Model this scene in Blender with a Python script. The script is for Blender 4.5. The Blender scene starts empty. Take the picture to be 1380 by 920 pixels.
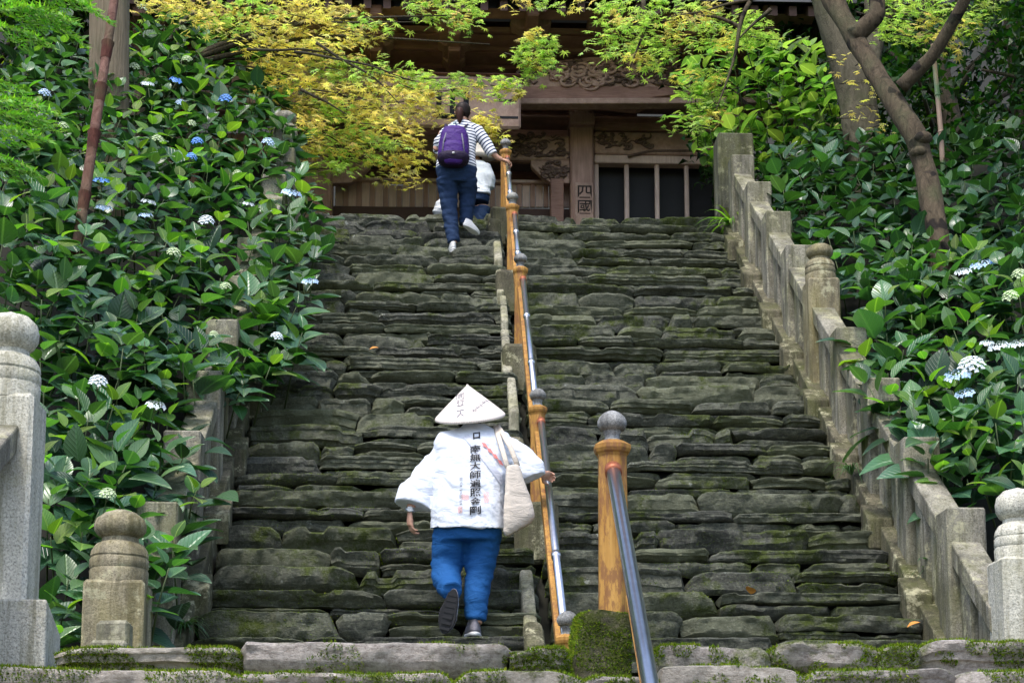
import bpy, bmesh, math, random
from mathutils import Vector, Matrix, noise
from mathutils.bvhtree import BVHTree
R = math.radians
sc = bpy.context.scene
col = sc.collection
# ------------------------------------------------------------ camera, sky, sun, exposure
F, PX, PY, PHI, PSI = 2400.0, 690.0, 770.0, R(9), R(2.2809)
cam = bpy.data.cameras.new('camera')
camo = bpy.data.objects.new('camera', cam); col.objects.link(camo)
camo.location = (0, 0, 0); camo.rotation_euler = (R(90) + PHI, 0, -PSI)
cam.sensor_fit = 'HORIZONTAL'; cam.sensor_width = 36; cam.lens = 36 * F / 1380
cam.shift_y = (PY - 460) / 1380; cam.clip_start = .1; cam.clip_end = 600
sc.camera = camo
SUN_EL, SUN_AZ = 62, 205     # azimuth clockwise from +Y (the stair direction): behind the viewer, a little to the left
w = bpy.data.worlds.new('World'); sc.world = w; w.use_nodes = True
nt = w.node_tree; bg = nt.nodes['Background']
sky = nt.nodes.new('ShaderNodeTexSky'); sky.sky_type = 'NISHITA'; sky.sun_disc = False
sky.sun_elevation = R(SUN_EL); sky.sun_rotation = R(SUN_AZ); sky.air_density = 1.0; sky.dust_density = 2.5
nt.links.new(sky.outputs[0], bg.inputs[0]); bg.inputs[1].default_value = 0.15
sl = bpy.data.lights.new('sun', 'SUN'); sl.energy = 1.3; sl.angle = R(14); sl.color = (1, .965, .91)
slo = bpy.data.objects.new('sun', sl); col.objects.link(slo)
_sd = Vector((math.sin(R(SUN_AZ)) * math.cos(R(SUN_EL)), math.cos(R(SUN_AZ)) * math.cos(R(SUN_EL)), math.sin(R(SUN_EL))))
slo.rotation_euler = _sd.to_track_quat('Z', 'Y').to_euler(); slo.location = _sd * 40
sc.view_settings.view_transform = 'Standard'; sc.view_settings.look = 'None'
sc.view_settings.exposure = 1.18; sc.view_settings.gamma = 1; sc.view_settings.use_curve_mapping = False
# ------------------------------------------------------------ from pixels of the photograph to places
_f = Vector((math.sin(PSI) * math.cos(PHI), math.cos(PSI) * math.cos(PHI), math.sin(PHI)))
_r = Vector((math.cos(PSI), -math.sin(PSI), 0)); _u = _r.cross(_f)
def ray(px, py): return _f + _r * ((px - PX) / F) + _u * ((PY - py) / F)
def atd(px, py, d): return ray(px, py) * d                   # at a depth
def aty(px, py, Y): v = ray(px, py); return v * (Y / v.y)    # on an upright plane across the stairs
T = math.tan(R(35.352)); ZS0 = -6.665
def SZ(Y): return ZS0 + T * Y                                # line of the stair nosings
def onst(px, py, h=0): v = ray(px, py); return v * ((ZS0 + h) / (v.z - T * v.y))
L0, TOPZ, XC, XH = 0.80, 7.28, 0.785, 0.70
RISE = (TOPZ - L0) / 34; TREAD = RISE / T
# ------------------------------------------------------------ small library
rnd = random.Random(7)
def nz(x, y, z): return noise.noise((x, y, z))
class MB:
    def __init__(s): s.v = []; s.f = []; s.m = []; s.mi = 0
    def add(s, vs, fs):
        o = len(s.v); s.v += [tuple(p) for p in vs]; s.f += [tuple(i + o for i in f) for f in fs]; s.m += [s.mi] * len(fs)
    def box(s, x0, x1, y0, y1, z0, z1, c=0.0):
        if c <= 0:
            s.add([(x, y, z) for z in (z0, z1) for y in (y0, y1) for x in (x0, x1)],
                  [(0, 2, 3, 1), (4, 5, 7, 6), (0, 1, 5, 4), (2, 6, 7, 3), (0, 4, 6, 2), (1, 3, 7, 5)])
        else:
            c = min(c, (x1 - x0) * .45, (y1 - y0) * .45, (z1 - z0) * .45)
            r = lambda i, z: [(x0 + i, y0 + c, z), (x0 + c, y0 + i, z), (x1 - c, y0 + i, z), (x1 - i, y0 + c, z), (x1 - i, y1 - c, z), (x1 - c, y1 - i, z), (x0 + c, y1 - i, z), (x0 + i, y1 - c, z)]
            r2 = lambda i, z: [(x0 + i + (c - i) * 0, y0 + c, z), (x0 + c, y0 + i, z), (x1 - c, y0 + i, z), (x1 - i, y0 + c, z), (x1 - i, y1 - c, z), (x1 - c, y1 - i, z), (x0 + c, y1 - i, z), (x0 + i, y1 - c, z)]
            s.loft([r(c, z0), r(0, z0 + c), r(0, z1 - c), r2(c, z1)], cap=True)
    def hexa(s, b, t):                       # eight corners: bottom ring of four, top ring of four
        s.add(list(b) + list(t), [(3, 2, 1, 0), (4, 5, 6, 7), (0, 1, 5, 4), (1, 2, 6, 5), (2, 3, 7, 6), (3, 0, 4, 7)])
    def loft(s, rings, cap=True, closed=True):
        n = len(rings[0]); vs = [p for r in rings for p in r]; fs = []
        for i in range(len(rings) - 1):
            for j in range(n if closed else n - 1):
                a = i * n + j; b = i * n + (j + 1) % n
                fs.append((a, b, b + n, a + n))
        if cap and closed:
            fs.append(tuple(range(n - 1, -1, -1))); k = (len(rings) - 1) * n; fs.append(tuple(range(k, k + n)))
        s.add(vs, fs)
    def tube(s, pts, rad, n=8, cap=True, sq=1.0, up=None):
        pts = [Vector(p) for p in pts]; rings = []; u = None
        for i, p in enumerate(pts):
            t = (pts[min(i + 1, len(pts) - 1)] - pts[max(i - 1, 0)])
            t = t.normalized() if t.length > 1e-9 else Vector((0, 0, 1))
            if u is None:
                u = Vector(up) if up else Vector((0, 0, 1)) if abs(t.z) < .9 else Vector((1, 0, 0))
            u = (u - t * u.dot(t)); u = u.normalized() if u.length > 1e-6 else t.orthogonal().normalized()
            b = t.cross(u); r = rad[i] if isinstance(rad, (list, tuple)) else rad
            rings.append([p + (u * math.cos(2 * math.pi * k / n) * sq + b * math.sin(2 * math.pi * k / n)) * r for k in range(n)])
        s.loft(rings, cap)
    def lathe(s, c, prof, n=20, rot=0.0):
        c = Vector(c)
        s.loft([[c + Vector((r * math.cos(2 * math.pi * k / n + rot), r * math.sin(2 * math.pi * k / n + rot), z)) for k in range(n)] for r, z in prof])
    def build(s, name, mat, parent=None, smooth=False, at=None, uv=None):
        me = bpy.data.meshes.new(name); me.from_pydata([tuple(v) for v in s.v], [], s.f)
        for m in (mat if isinstance(mat, (list, tuple)) else [mat]): me.materials.append(m)
        if any(s.m): me.polygons.foreach_set('material_index', s.m)
        if smooth: me.polygons.foreach_set('use_smooth', [True] * len(me.polygons))
        if uv:
            l = me.uv_layers.new(name='UVMap'); l.data.foreach_set('uv', [c for lp in me.loops for c in uv[lp.vertex_index]])
        me.update()
        return link(name, me, parent, at)
def link(name, me, parent=None, at=None):
    o = bpy.data.objects.new(name, me); col.objects.link(o)
    if at is not None: o.location = at
    if parent is not None:
        o.parent = parent
        o.matrix_parent_inverse = Matrix.Translation(-parent.location) if parent.rotation_euler == Matrix.Identity(3).to_euler() and at is None else Matrix.Identity(4)
    return o
def tag(o, label=None, cat=None, group=None, kind=None):
    if label: o['label'] = label
    if cat: o['category'] = cat
    if group: o['group'] = group
    if kind: o['kind'] = kind
    return o
def empty(name, loc=(0, 0, 0)):
    o = bpy.data.objects.new(name, None); col.objects.link(o); o.location = loc; o.empty_display_size = .1
    return o
# parent_inverse note: parts are modelled in world coordinates and cancel the (unrotated) place of the thing they belong to
def rel(o, p):
    o.parent = p
    m = Matrix.Identity(4); q = p; off = Vector((0, 0, 0))
    while q is not None: off += q.location; q = q.parent
    o.matrix_parent_inverse = Matrix.Translation(-p.location) if p.parent is None else Matrix.Identity(4)
    return o
# ------------------------------------------------------------ materials
class NT:
    def __init__(s, name):
        s.mat = bpy.data.materials.new(name); s.mat.use_nodes = True; s.t = s.mat.node_tree; s.b = s.t.nodes['Principled BSDF']
        s.co = s.n('ShaderNodeTexCoord'); s.geo = s.n('ShaderNodeNewGeometry')
    def n(s, typ, **k):
        o = s.t.nodes.new(typ)
        for a, v in k.items(): setattr(o, a, v)
        return o
    def l(s, a, b): s.t.links.new(a, b)
    def mapping(s, scale, src=None, rot=(0, 0, 0)):
        m = s.n('ShaderNodeMapping'); m.inputs['Scale'].default_value = scale; m.inputs['Rotation'].default_value = rot
        s.l(src or s.geo.outputs['Position'], m.inputs[0]); return m.outputs[0]
    def noise(s, scale, detail=4, vec=None, rough=.55, dist=0):
        o = s.n('ShaderNodeTexNoise'); o.inputs['Scale'].default_value = scale; o.inputs['Detail'].default_value = detail
        o.inputs['Roughness'].default_value = rough; o.inputs['Distortion'].default_value = dist
        s.l(vec or s.geo.outputs['Position'], o.inputs['Vector']); return o.outputs['Fac']
    def ramp(s, fac, stops):
        o = s.n('ShaderNodeValToRGB'); e = o.color_ramp.elements
        while len(e) < len(stops): e.new(.5)
        for i, (p, c) in enumerate(stops):
            e[i].position = p; e[i].color = (c if hasattr(c, '__len__') else (c, c, c)) + ((1,) if hasattr(c, '__len__') and len(c) == 3 else ()) if hasattr(c, '__len__') else (c, c, c, 1)
        s.l(fac, o.inputs[0]); return o.outputs[0]
    def mix(s, fac, a, b, mode='MIX'):
        o = s.n('ShaderNodeMix', data_type='RGBA', blend_type=mode)
        for v, i in ((fac, 0), (a, 6), (b, 7)):
            if hasattr(v, 'links') or hasattr(v, 'is_linked'): s.l(v, o.inputs[i])
            elif i == 0: o.inputs[0].default_value = v
            else: o.inputs[i].default_value = tuple(v) + (1,) if len(v) == 3 else v
        return o.outputs[2]
    def math(s, op, a, b=0.0, clamp=False):
        o = s.n('ShaderNodeMath', operation=op, use_clamp=clamp)
        for i, v in enumerate((a, b)):
            if hasattr(v, 'is_linked'): s.l(v, o.inputs[i])
            else: o.inputs[i].default_value = v
        return o.outputs[0]
    def bump(s, h, strength=.3, dist=.02, prev=None):
        o = s.n('ShaderNodeBump'); o.inputs['Strength'].default_value = strength; o.inputs['Distance'].default_value = dist
        s.l(h, o.inputs['Height'])
        if prev is not None: s.l(prev, o.inputs['Normal'])
        return o.outputs[0]
    def rand(s): return s.n('ShaderNodeObjectInfo').outputs['Random']
    def hsv(s, c, h=None, sat=None, v=None):
        o = s.n('ShaderNodeHueSaturation'); s.l(c, o.inputs['Color'])
        for k, x in (('Hue', h), ('Saturation', sat), ('Value', v)):
            if x is None: continue
            if hasattr(x, 'is_linked'): s.l(x, o.inputs[k])
            else: o.inputs[k].default_value = x
        return o.outputs[0]
    def maprange(s, v, a, b, c, d):
        o = s.n('ShaderNodeMapRange'); s.l(v, o.inputs[0])
        for i, x in enumerate((a, b, c, d)): o.inputs[i + 1].default_value = x
        return o.outputs[0]
    def upness(s): 
        o = s.n('ShaderNodeSeparateXYZ'); s.l(s.geo.outputs['Normal'], o.inputs[0]); return o.outputs[2]
    def out(s, c=None, rough=None, nrm=None, metal=None, spec=None, trans=None):
        for k, x in (('Base Color', c), ('Roughness', rough), ('Normal', nrm), ('Metallic', metal), ('Specular IOR Level', spec)):
            if x is None: continue
            if hasattr(x, 'is_linked'): s.l(x, s.b.inputs[k])
            else: s.b.inputs[k].default_value = tuple(x) + (1,) if hasattr(x, '__len__') else x
        return s.mat
def plain(name, c, rough=.6, metal=0, spec=.4, ns=25, amt=.12, bs=.1):
    m = NT(name); f = m.noise(ns, 5)
    cc = m.mix(f, tuple(x * (1 - amt) for x in c), tuple(min(1, x * (1 + amt)) for x in c))
    return m.out(cc, rough, m.bump(f, bs, .01), metal, spec)
def mat_schist(name, dark, light, moss, mossamt, lich=.0, wet=.42, vary=1.0):
    m = NT(name); P = m.geo.outputs['Position']; rd = m.rand()
    lay = m.mapping((1.1, 1.6, 16)); fine = m.noise(4.0, 8, lay, .72, .15); big = m.noise(1.7, 3); med = m.noise(9, 6, None, .7)
    grit = m.noise(26, 7, m.mapping((1, 1, 1.7)), .8)
    c = m.mix(m.ramp(m.math('ADD', m.math('MULTIPLY', fine, .25), m.math('MULTIPLY', grit, .75)), [(.38, 0.0), (.60, 1.0)]), dark, light)
    c = m.hsv(c, None, m.maprange(rd, 0, 1, 1 - .3 * vary, 1 + .25 * vary), m.maprange(rd, 0, 1, 1 - .38 * vary, 1 + .5 * vary))
    o2 = m.math('FRACT', m.math('MULTIPLY', rd, 7.31))
    c = m.mix(m.math('MULTIPLY', m.ramp(o2, [(.45, 0.0), (.9, 1.0)]), .55 * vary), c, (light[0] * 1.1, light[1] * 1.15, light[2] * .85))
    mo = m.math('ADD', m.math('MULTIPLY', big, .6), m.math('MULTIPLY', med, .5))
    mo = m.math('ADD', mo, m.math('MULTIPLY', m.upness(), .06))
    mo = m.ramp(mo, [(.66 - mossamt, 0.0), (.76 - mossamt, 1.0)])
    mc = m.mix(m.noise(60, 3), tuple(x * .45 for x in moss), moss)
    c = m.mix(mo, c, mc)
    if lich > 0:
        spk = m.ramp(m.noise(34, 9, None, .85), [(.52, 0.0), (.60, .55)])
        c = m.mix(spk, c, tuple(x * 1.9 for x in light) if light[0] < .3 else light)
        li = m.ramp(m.noise(5.5, 7, None, .75), [(.70 - lich, 0.0), (.73 - lich, 1.0)])
        c = m.mix(m.math('MULTIPLY', li, .75), c, (.36, .38, .33))
    rough = m.math('ADD', m.math('MULTIPLY', mo, .4), m.maprange(med, .3, .7, wet, wet + .25))
    b1 = m.bump(fine, .22, .018); b2 = m.bump(grit, .9, .028, b1)
    b3 = m.bump(m.math('MULTIPLY', mo, m.noise(110, 2)), .8, .02, b2)
    return m.out(c, rough, b3, 0, .45)
def mat_granite(name, base, stain=.5, green=(.25, .27, .10), sc_=1.0, dka=.85):
    m = NT(name); P = m.geo.outputs['Position']
    sp = m.ramp(m.noise(95 * sc_, 3, None, .7), [(.36, tuple(x * .5 for x in base)), (.48, base), (.64, tuple(min(.8, x * 1.3) for x in base))])
    st = m.noise(2.6, 6, m.mapping((1, 1, .45)), .65)
    c = m.mix(m.ramp(st, [(.42, 0.0), (.66, stain)]), sp, green)
    dk = m.ramp(m.noise(4.5, 7, m.mapping((1.3, 1.3, .35)), .75), [(.44, 0.0), (.64, dka)])
    c = m.mix(dk, c, tuple(x * .30 for x in base))
    ye = m.ramp(m.noise(5, 7, None, .78), [(.55, 0.0), (.62, stain * .9)])
    c = m.mix(ye, c, (.44, .42, .27))
    stk = m.ramp(m.noise(2.2, 6, m.mapping((7, 7, .45)), .7), [(.50, 0.0), (.64, .6)])
    c = m.mix(stk, c, tuple(x * .42 for x in green))
    b = m.bump(m.noise(26 * sc_, 6, None, .7), .55, .02); b = m.bump(m.noise(130, 2), .3, .006, b)
    return m.out(c, .82, b, 0, .25)
def mat_wood(name, a, b_, rough=.55, axis=(30, 30, 2.5), spec=.35, worn=None):
    m = NT(name); g = m.noise(1.6, 6, m.mapping(axis), .62, .5)
    c = m.mix(m.ramp(g, [(.3, 0.0), (.7, 1.0)]), a, b_)
    c = m.mix(m.math('MULTIPLY', m.ramp(m.noise(2.2, 4), [(.4, 0.0), (.7, 1.0)]), .5), c, tuple(x * .5 for x in a))
    if worn: c = m.mix(m.ramp(m.noise(14, 6, m.mapping((1.5, 1.5, .5)), .75), [(.50, 0.0), (.57, .8)]), c, worn)
    return m.out(c, rough, m.bump(g, .25, .01), 0, spec)
def mat_leaf(name, cols, rough=.42, sat=1.0, transl=.35, spec=.4, vein=True, hv=.03, vv=.45, tint=(.9, 1.25, .25)):
    """cols: dark and light of the blade; thin leaves let some light through"""
    m = NT(name); rd = m.rand(); rp = m.geo.outputs['Random Per Island']
    r = m.math('FRACT', m.math('ADD', rd, rp))
    c = m.mix(m.ramp(r, [(0.0, 0.0), (1.0, 1.0)]), cols[0], cols[1])
    c = m.mix(m.math('MULTIPLY', m.noise(2.2, 3), .5), c, cols[0])
    c = m.hsv(c, m.maprange(m.math('FRACT', m.math('MULTIPLY', r, 13.7)), 0, 1, .5 - hv, .5 + hv), sat, m.maprange(m.math('FRACT', m.math('MULTIPLY', r, 5.3)), 0, 1, 1 - vv, 1 + vv))
    nrm = None
    if vein:
        sx = m.n('ShaderNodeSeparateXYZ'); m.l(m.co.outputs['UV'], sx.inputs[0])
        au = m.math('ABSOLUTE', m.math('SUBTRACT', sx.outputs[0], .5))
        side = m.math('SINE', m.math('MULTIPLY', m.math('SUBTRACT', sx.outputs[1], m.math('MULTIPLY', au, .9)), 46.0))
        mid = m.ramp(au, [(0.0, 1.0), (.06, 0.0)])
        h = m.math('SUBTRACT', m.math('MULTIPLY', m.ramp(side, [(.45, 0.0), (1.0, 1.0)]), .5), mid)
        nrm = m.bump(h, .5, .012)
        c = m.mix(m.math('MULTIPLY', mid, .5), c, (cols[1][0] * 2.2, cols[1][1] * 1.9, cols[1][2] * 2))
    m.out(c, rough, nrm, 0, spec)
    tr = m.n('ShaderNodeBsdfTranslucent'); tc = m.mix(1.0, c, tuple(tint), 'MULTIPLY'); m.l(m.hsv(tc, None, None, 1.7), tr.inputs[0])
    ms = m.n('ShaderNodeMixShader'); ms.inputs[0].default_value = transl
    m.l(m.b.outputs[0], ms.inputs[1]); m.l(tr.outputs[0], ms.inputs[2])
    m.l(ms.outputs[0], m.t.nodes['Material Output'].inputs[0]); return m.mat
G = {}
G['schist'] = mat_schist('dark_schist', (.020, .023, .019), (.130, .136, .095), (.085, .115, .014), .10, .05)
G['near'] = mat_schist('pale_step_stone', (.20, .165, .14), (.56, .51, .46), (.14, .19, .015), .06, .05, .7, .35)
G['soil'] = plain('dark_soil', (.014, .014, .008), .9, ns=8, amt=.5)
G['granite'] = mat_granite('weathered_granite', (.30, .28, .225), .85, (.14, .14, .055))
G['granite2'] = mat_granite('lichen_granite', (.33, .29, .20), .8, (.22, .19, .07))
G['granite3'] = mat_granite('clean_granite', (.60, .58, .50), .4, (.40, .38, .22), 1.0, .4)
G['kerb'] = mat_granite('mossy_kerb_stone', (.15, .135, .09), .9, (.07, .08, .02))
G['palestone'] = mat_granite('pale_stone', (.34, .32, .24), .8, (.20, .20, .08), .4)
G['ochre'] = mat_wood('ochre_painted_post', (.33, .155, .03), (.58, .33, .09), .65, (34, 34, 2), .25, (.22, .10, .045))
G['steel'] = plain('polished_steel', (.60, .59, .61), .28, 1.0, ns=30, amt=.25, bs=.03)
G['iron'] = mat_granite('dull_metal_finial', (.36, .36, .35), .2, (.2, .2, .19), 1.5)
G['iron'].node_tree.nodes['Principled BSDF'].inputs['Metallic'].default_value = .45
G['copper'] = plain('copper_collar', (.36, .12, .06), .5, .5)
# ------------------------------------------------------------ ground and the bank on either side of the stairs
def bank_z(X, Y):
    o = max(X - 3.6, -2.03 - X, 0)
    base = SZ(min(max(Y, 10.6), 19.75)) - .18 if Y > 10.6 else L0 - .03
    if Y < 7.4: base = L0 - max(0, (7.4 - Y)) * .45; base = max(base, -1.6)
    z = min(base, TOPZ - .06) + .12 * nz(X * .5, Y * .5, 3) * (o > 0)
    if Y < 19.7: z += min(o, 9) * .36
    else:
        q = max(abs(X - XC) - 5.6, 0); f = max(0, min(1, (22 - Y) / 2.3)); z += min(o, 9) * .36 * f + (1 - f) * min(q, 9) * .40
    if Y > 30: z += (Y - 30) * .75
    return z
def sheet(name, xs, ys, fz, mat, kind='structure', parent=None):
    b = MB(); nx = len(xs)
    b.add([(x, y, fz(x, y)) for y in ys for x in xs], [(j * nx + i, j * nx + i + 1, j * nx + nx + i + 1, j * nx + nx + i) for j in range(len(ys) - 1) for i in range(nx - 1)])
    o = b.build(name, mat, parent, True)
    if parent is None: tag(o, kind=kind)
    return o
rng = lambda a, b, n: [a + (b - a) * i / (n - 1) for i in range(n)]
sheet('ground', rng(-60, -6, 14) + rng(-5.5, -2.03, 10) + [-1.9, 3.5] + rng(3.6, 7.5, 10) + rng(8, 60, 14), rng(-40, 6, 8) + rng(6.5, 21, 60) + rng(22, 120, 20), lambda x, y: bank_z(x, y) - (.35 if -2 < x < 3.55 and y < 19.8 else 0) if not (-1.95 < x < 3.55 and 7 < y < 19.7) else bank_z(x, y) - .45, G['soil'])
tag(sheet('landing', rng(-1.95, 3.55, 12), rng(7.6, 10.7, 8), lambda x, y: L0 - .03 + .012 * nz(x * 2, y * 2, 0), G['schist']), kind='structure')
def shade_auto(o, ang=35):
    me = o.data; me.polygons.foreach_set('use_smooth', [True] * len(me.polygons))
    bm = bmesh.new(); bm.from_mesh(me)
    for e in bm.edges:
        if len(e.link_faces) == 2 and e.calc_face_angle(0) > R(ang): e.smooth = False
    bm.to_mesh(me); bm.free(); return o
# ------------------------------------------------------------ stones of the stairs
def stone(w_, h, dp, sd, nx=None, rough=1.0, lip=.5):
    """a split schist slab: undercut foot, layered face, worn upper edge; origin at the middle of its front foot"""
    r = random.Random(sd); b = MB(); nx = nx or max(5, int(w_ / .032))
    q = r.uniform(.30, .55); q2 = r.uniform(.62, .8)
    ld = r.choice((0, 0, .3, 1)); prof = [(.10, 0), (.055, .08), (.022 + .022 * ld, q - .12), (.014 + .020 * ld, q - .02), (.010 + .006 * ld, q + .02), (.006 + .004 * ld, q2 - .02), (.003 - .003 * ld, q2 + .02), (-.002, .90), (.002, .975), (.012, 1.0), (.11, 1.012), (dp, .99)]
    k1, k2, k3 = r.uniform(0, 90), r.uniform(0, 90), r.uniform(0, 90); tl, tr = r.uniform(.2, 1) ** 2, r.uniform(.2, 1) ** 2
    tilt = r.uniform(-.014, .014) * min(1, w_); under = r.uniform(.25, 1.5); q3 = r.uniform(5, 10)
    sl, sr = r.uniform(-.35, .35), r.uniform(-.35, .35); arch = r.uniform(-.004, .010)
    vs = []
    for i in range(nx + 1):
        u = i / nx; x = (u - .5) * w_
        e = min(u * w_ / (.16 * tl + .012), (1 - u) * w_ / (.16 * tr + .012), 1.0); e = math.sin(e * math.pi / 2)
        xq = round(x * q3 + .35 * nz(x * 9, k1, 0)) / q3
        chip = max(0, nz(xq * 3.6 + k3, k1, 9) - .26) * .13
        hh = h * (.80 + .20 * e) + rough * (.006 * nz(x * 1.6 + k1, k2, 0) + .012 * nz(xq * 5 + k1, k3, 2) + .004 * nz(x * 25, k3, 2) - chip) * (h / .19) + tilt * (u - .5) * 2 - arch * (2 * u - 1) ** 2
        low = .12 * h * max(0, nz(x * 3.1, k3, 5)) * 2
        for y, z in prof:
            yy = y * (under if z < .6 else 1) + (1 - e) * .045 + chip * .6 * z
            zz = low * (1 - z) + hh * z
            if y < .2:
                yy += rough * (.020 * nz(x * 1.6 + k1, z * h * 4 + k2, 1) + .036 * nz(xq * 3.3 + k3, z * h * 11, k1) + .022 * nz(x * 12, z * h * 15, k2) + .015 * nz(x * 28, z * h * 34, k1))
                zz += rough * .005 * nz(x * 9 + k2, z * 7, k1)
            xx = x + (sl if u < .5 else sr) * (z - .5) * h * (abs(u - .5) * 2) ** 3 + rough * (.012 * nz(k1, z * h * 14, u * 3) if 0 < i < nx else .025 * nz(k2, z * h * 16, i))
            vs.append((xx, yy, zz))
    n = len(prof)
    b.add(vs, [(i * n + j, (i + 1) * n + j, (i + 1) * n + j + 1, i * n + j + 1) for i in range(nx) for j in range(n - 1)] + [tuple(range(n)), tuple(range(nx * n + n - 1, nx * n - 1, -1))])
    return b
stairs = MB()
st_v = [(-1.62, 10.3), (3.19, 10.3)]
stairs.add([(x, y, z) for y, z in [(10.75, L0 - .2), (19.95, SZ(19.72) - .22), (23, TOPZ - .12)] for x in (-1.65, 3.2)], [(0, 1, 3, 2), (2, 3, 5, 4)])
stair = tag(stairs.build('stone_stairs', G['soil']), kind='structure')
items = []
srnd = random.Random(41)
def run(x0, x1, z, y, h, k, wmin, wmax):
    x = x0
    while x < x1 - .02:
        w_ = srnd.uniform(wmin, wmax)
        if x1 - x - w_ < .16: w_ = x1 - x
        items.append((x, w_, z, y + srnd.uniform(-.035, .03), h * srnd.uniform(.92, 1.07), k)); x += w_
for k in range(35):
    z1 = L0 + RISE * k; y1 = (z1 - ZS0) / T; z0 = z1 - RISE
    if k == 0: continue
    for a, c in ((-1.60, .66), (.72, 3.20)):
        m = srnd.random()
        if m < .17: run(a, c, z0, y1, RISE * 1.0, k, .38, 1.15)
        elif m < .60:
            q = srnd.uniform(.35, .6); run(a, c, z0, y1 + .03, RISE * q, k, .30, .95); run(a, c, z0 + RISE * q, y1, RISE * (1 - q), k, .5, 1.5)
        else:
            s_ = srnd.uniform(a + .6, c - .6); q = srnd.uniform(.4, .6)
            run(a, s_, z0, y1, RISE, k, .4, 1.0); run(s_, c, z0, y1 + .025, RISE * q, k, .35, .9); run(s_, c, z0 + RISE * q, y1, RISE * (1 - q), k, .5, 1.3)
big = sorted(items, key=lambda t: -(t[1] * t[4]) / t[3] ** 2)[:292]
bigset = set(map(id, big)); rest = MB()
for i, it in enumerate(items):
    x, w_, z, y, h, k = it
    if k <= 1: continue
    b = stone(w_ - .012, h, .36, 1000 + i)
    if id(it) in bigset:
        o = shade_auto(b.build('stone', G['schist'], stair, False, (x + w_ / 2, y, z)), 38)
        o.rotation_euler = (0, srnd.uniform(-.012, .012), srnd.uniform(-.03, .03))
    else: rest.add([(p[0] + x + w_ / 2, p[1] + y, p[2] + z) for p in b.v], b.f)
tag(shade_auto(rest.build('small_stone', G['schist'], stair), 38), kind='stuff')
# flight below the landing: big pale stones with moss
lower = MB()
for j in range(1, 14):
    z = L0 - .02 - .165 * j; y = 7.55 - .31 * (j - 1)
    lower.box(-1.9, 3.5, y - .31 * 1.0, y + .6, z - .3, z - .15)
lowst = tag(lower.build('lower_stairs', G['soil']), kind='structure')
tag(sheet('path', rng(-3, 4.5, 6), rng(-8, 3.6, 6), lambda x, y: -1.55, plain('path_gravel', (.24, .22, .19), .9, ns=40, amt=.3)), kind='structure')
def lstone(px0, px1, pyt, pyb, Y, sd):
    a = aty(px0, pyt, Y); c = aty(px1, pyt, Y); d = aty(px1, pyb, Y); w_ = c.x - a.x; h = c.z - d.z
    b = stone(w_ - .008, h, .42, sd, max(10, int(w_ / .025)), .62)
    return shade_auto(b.build('stone', G['near'], lowst, False, ((a.x + c.x) / 2, Y, d.z)), 40)
for r_, Y, xs in ((0, 7.42, [(72, 327, 872, 912), (323, 684, 866, 914), (687, 772, 872, 912), (880, 1042, 868, 912), (1040, 1188, 862, 912), (1184, 1246, 868, 912), (1240, 1420, 862, 914)]),
                  (1, 7.16, [(-60, 326, 902, 960), (322, 610, 907, 960), (606, 790, 903, 960), (780, 905, 912, 960), (880, 1090, 897, 960), (1086, 1290, 902, 960), (1286, 1460, 904, 960)]),
                  (2, 6.86, [(-80, 420, 948, 1010), (416, 900, 950, 1010), (896, 1500, 946, 1010)])):
    for i, (a, c, t, bt) in enumerate(xs): lstone(a, c, t, bt, Y, 500 + r_ * 20 + i)
# ------------------------------------------------------------ stone balustrades
PIT = .99; Y0 = 11.17; PH = .95
def jig(b, amt, seed):
    b.v = [(x + amt * nz(x * 7, y * 7, z * 7 + seed), y + amt * nz(x * 7 + 31, y * 7, z * 7 + seed), z + amt * nz(x * 7, y * 7 + 17, z * 7 + seed)) for x, y, z in b.v]
    return b
def newel(c, w_, zb, zt, parent, mat, name='newel_post', tip=False):
    """square shaft, banded drum, neck and flattened ball"""
    x, y = c; hw = w_ / 2; H = zt - zb; b = MB()
    r = .80 * hw
    zd = zt - w_ * (1.42 if tip else 1.27)
    b.box(x - hw * 1.02, x + hw * 1.02, y - hw, y + hw, zb, zd, .018)
    pr = [(hw * .97, zd - .01), (hw * .985, zd + .2 * w_), (hw * .95, zd + .235 * w_), (hw * .985, zd + .27 * w_), (hw * .98, zd + .40 * w_), (hw * .94, zd + .43 * w_), (hw * .97, zd + .46 * w_), (hw * .93, zd + .56 * w_), (hw * .80, zd + .66 * w_), (hw * .62, zd + .71 * w_), (hw * .60, zd + .78 * w_)]
    zz = zd + .78 * w_
    top = zt - zz
    pr += [(hw * .74, zz + .08 * top), (hw * .86, zz + .25 * top), (hw * .88, zz + .45 * top), (hw * .80, zz + .68 * top), (hw * .55, zz + .87 * top)]
    pr += [(hw * .28, zz + .93 * top), (hw * .12, zz + .97 * top), (hw * .02, zz + top)] if tip else [(hw * .25, zz + .97 * top), (.004, zz + top)]
    b.lathe((x, y, 0), pr, 28)
    return jig(b, .006, 3).build(name, mat, parent, True if False else False)
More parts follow.
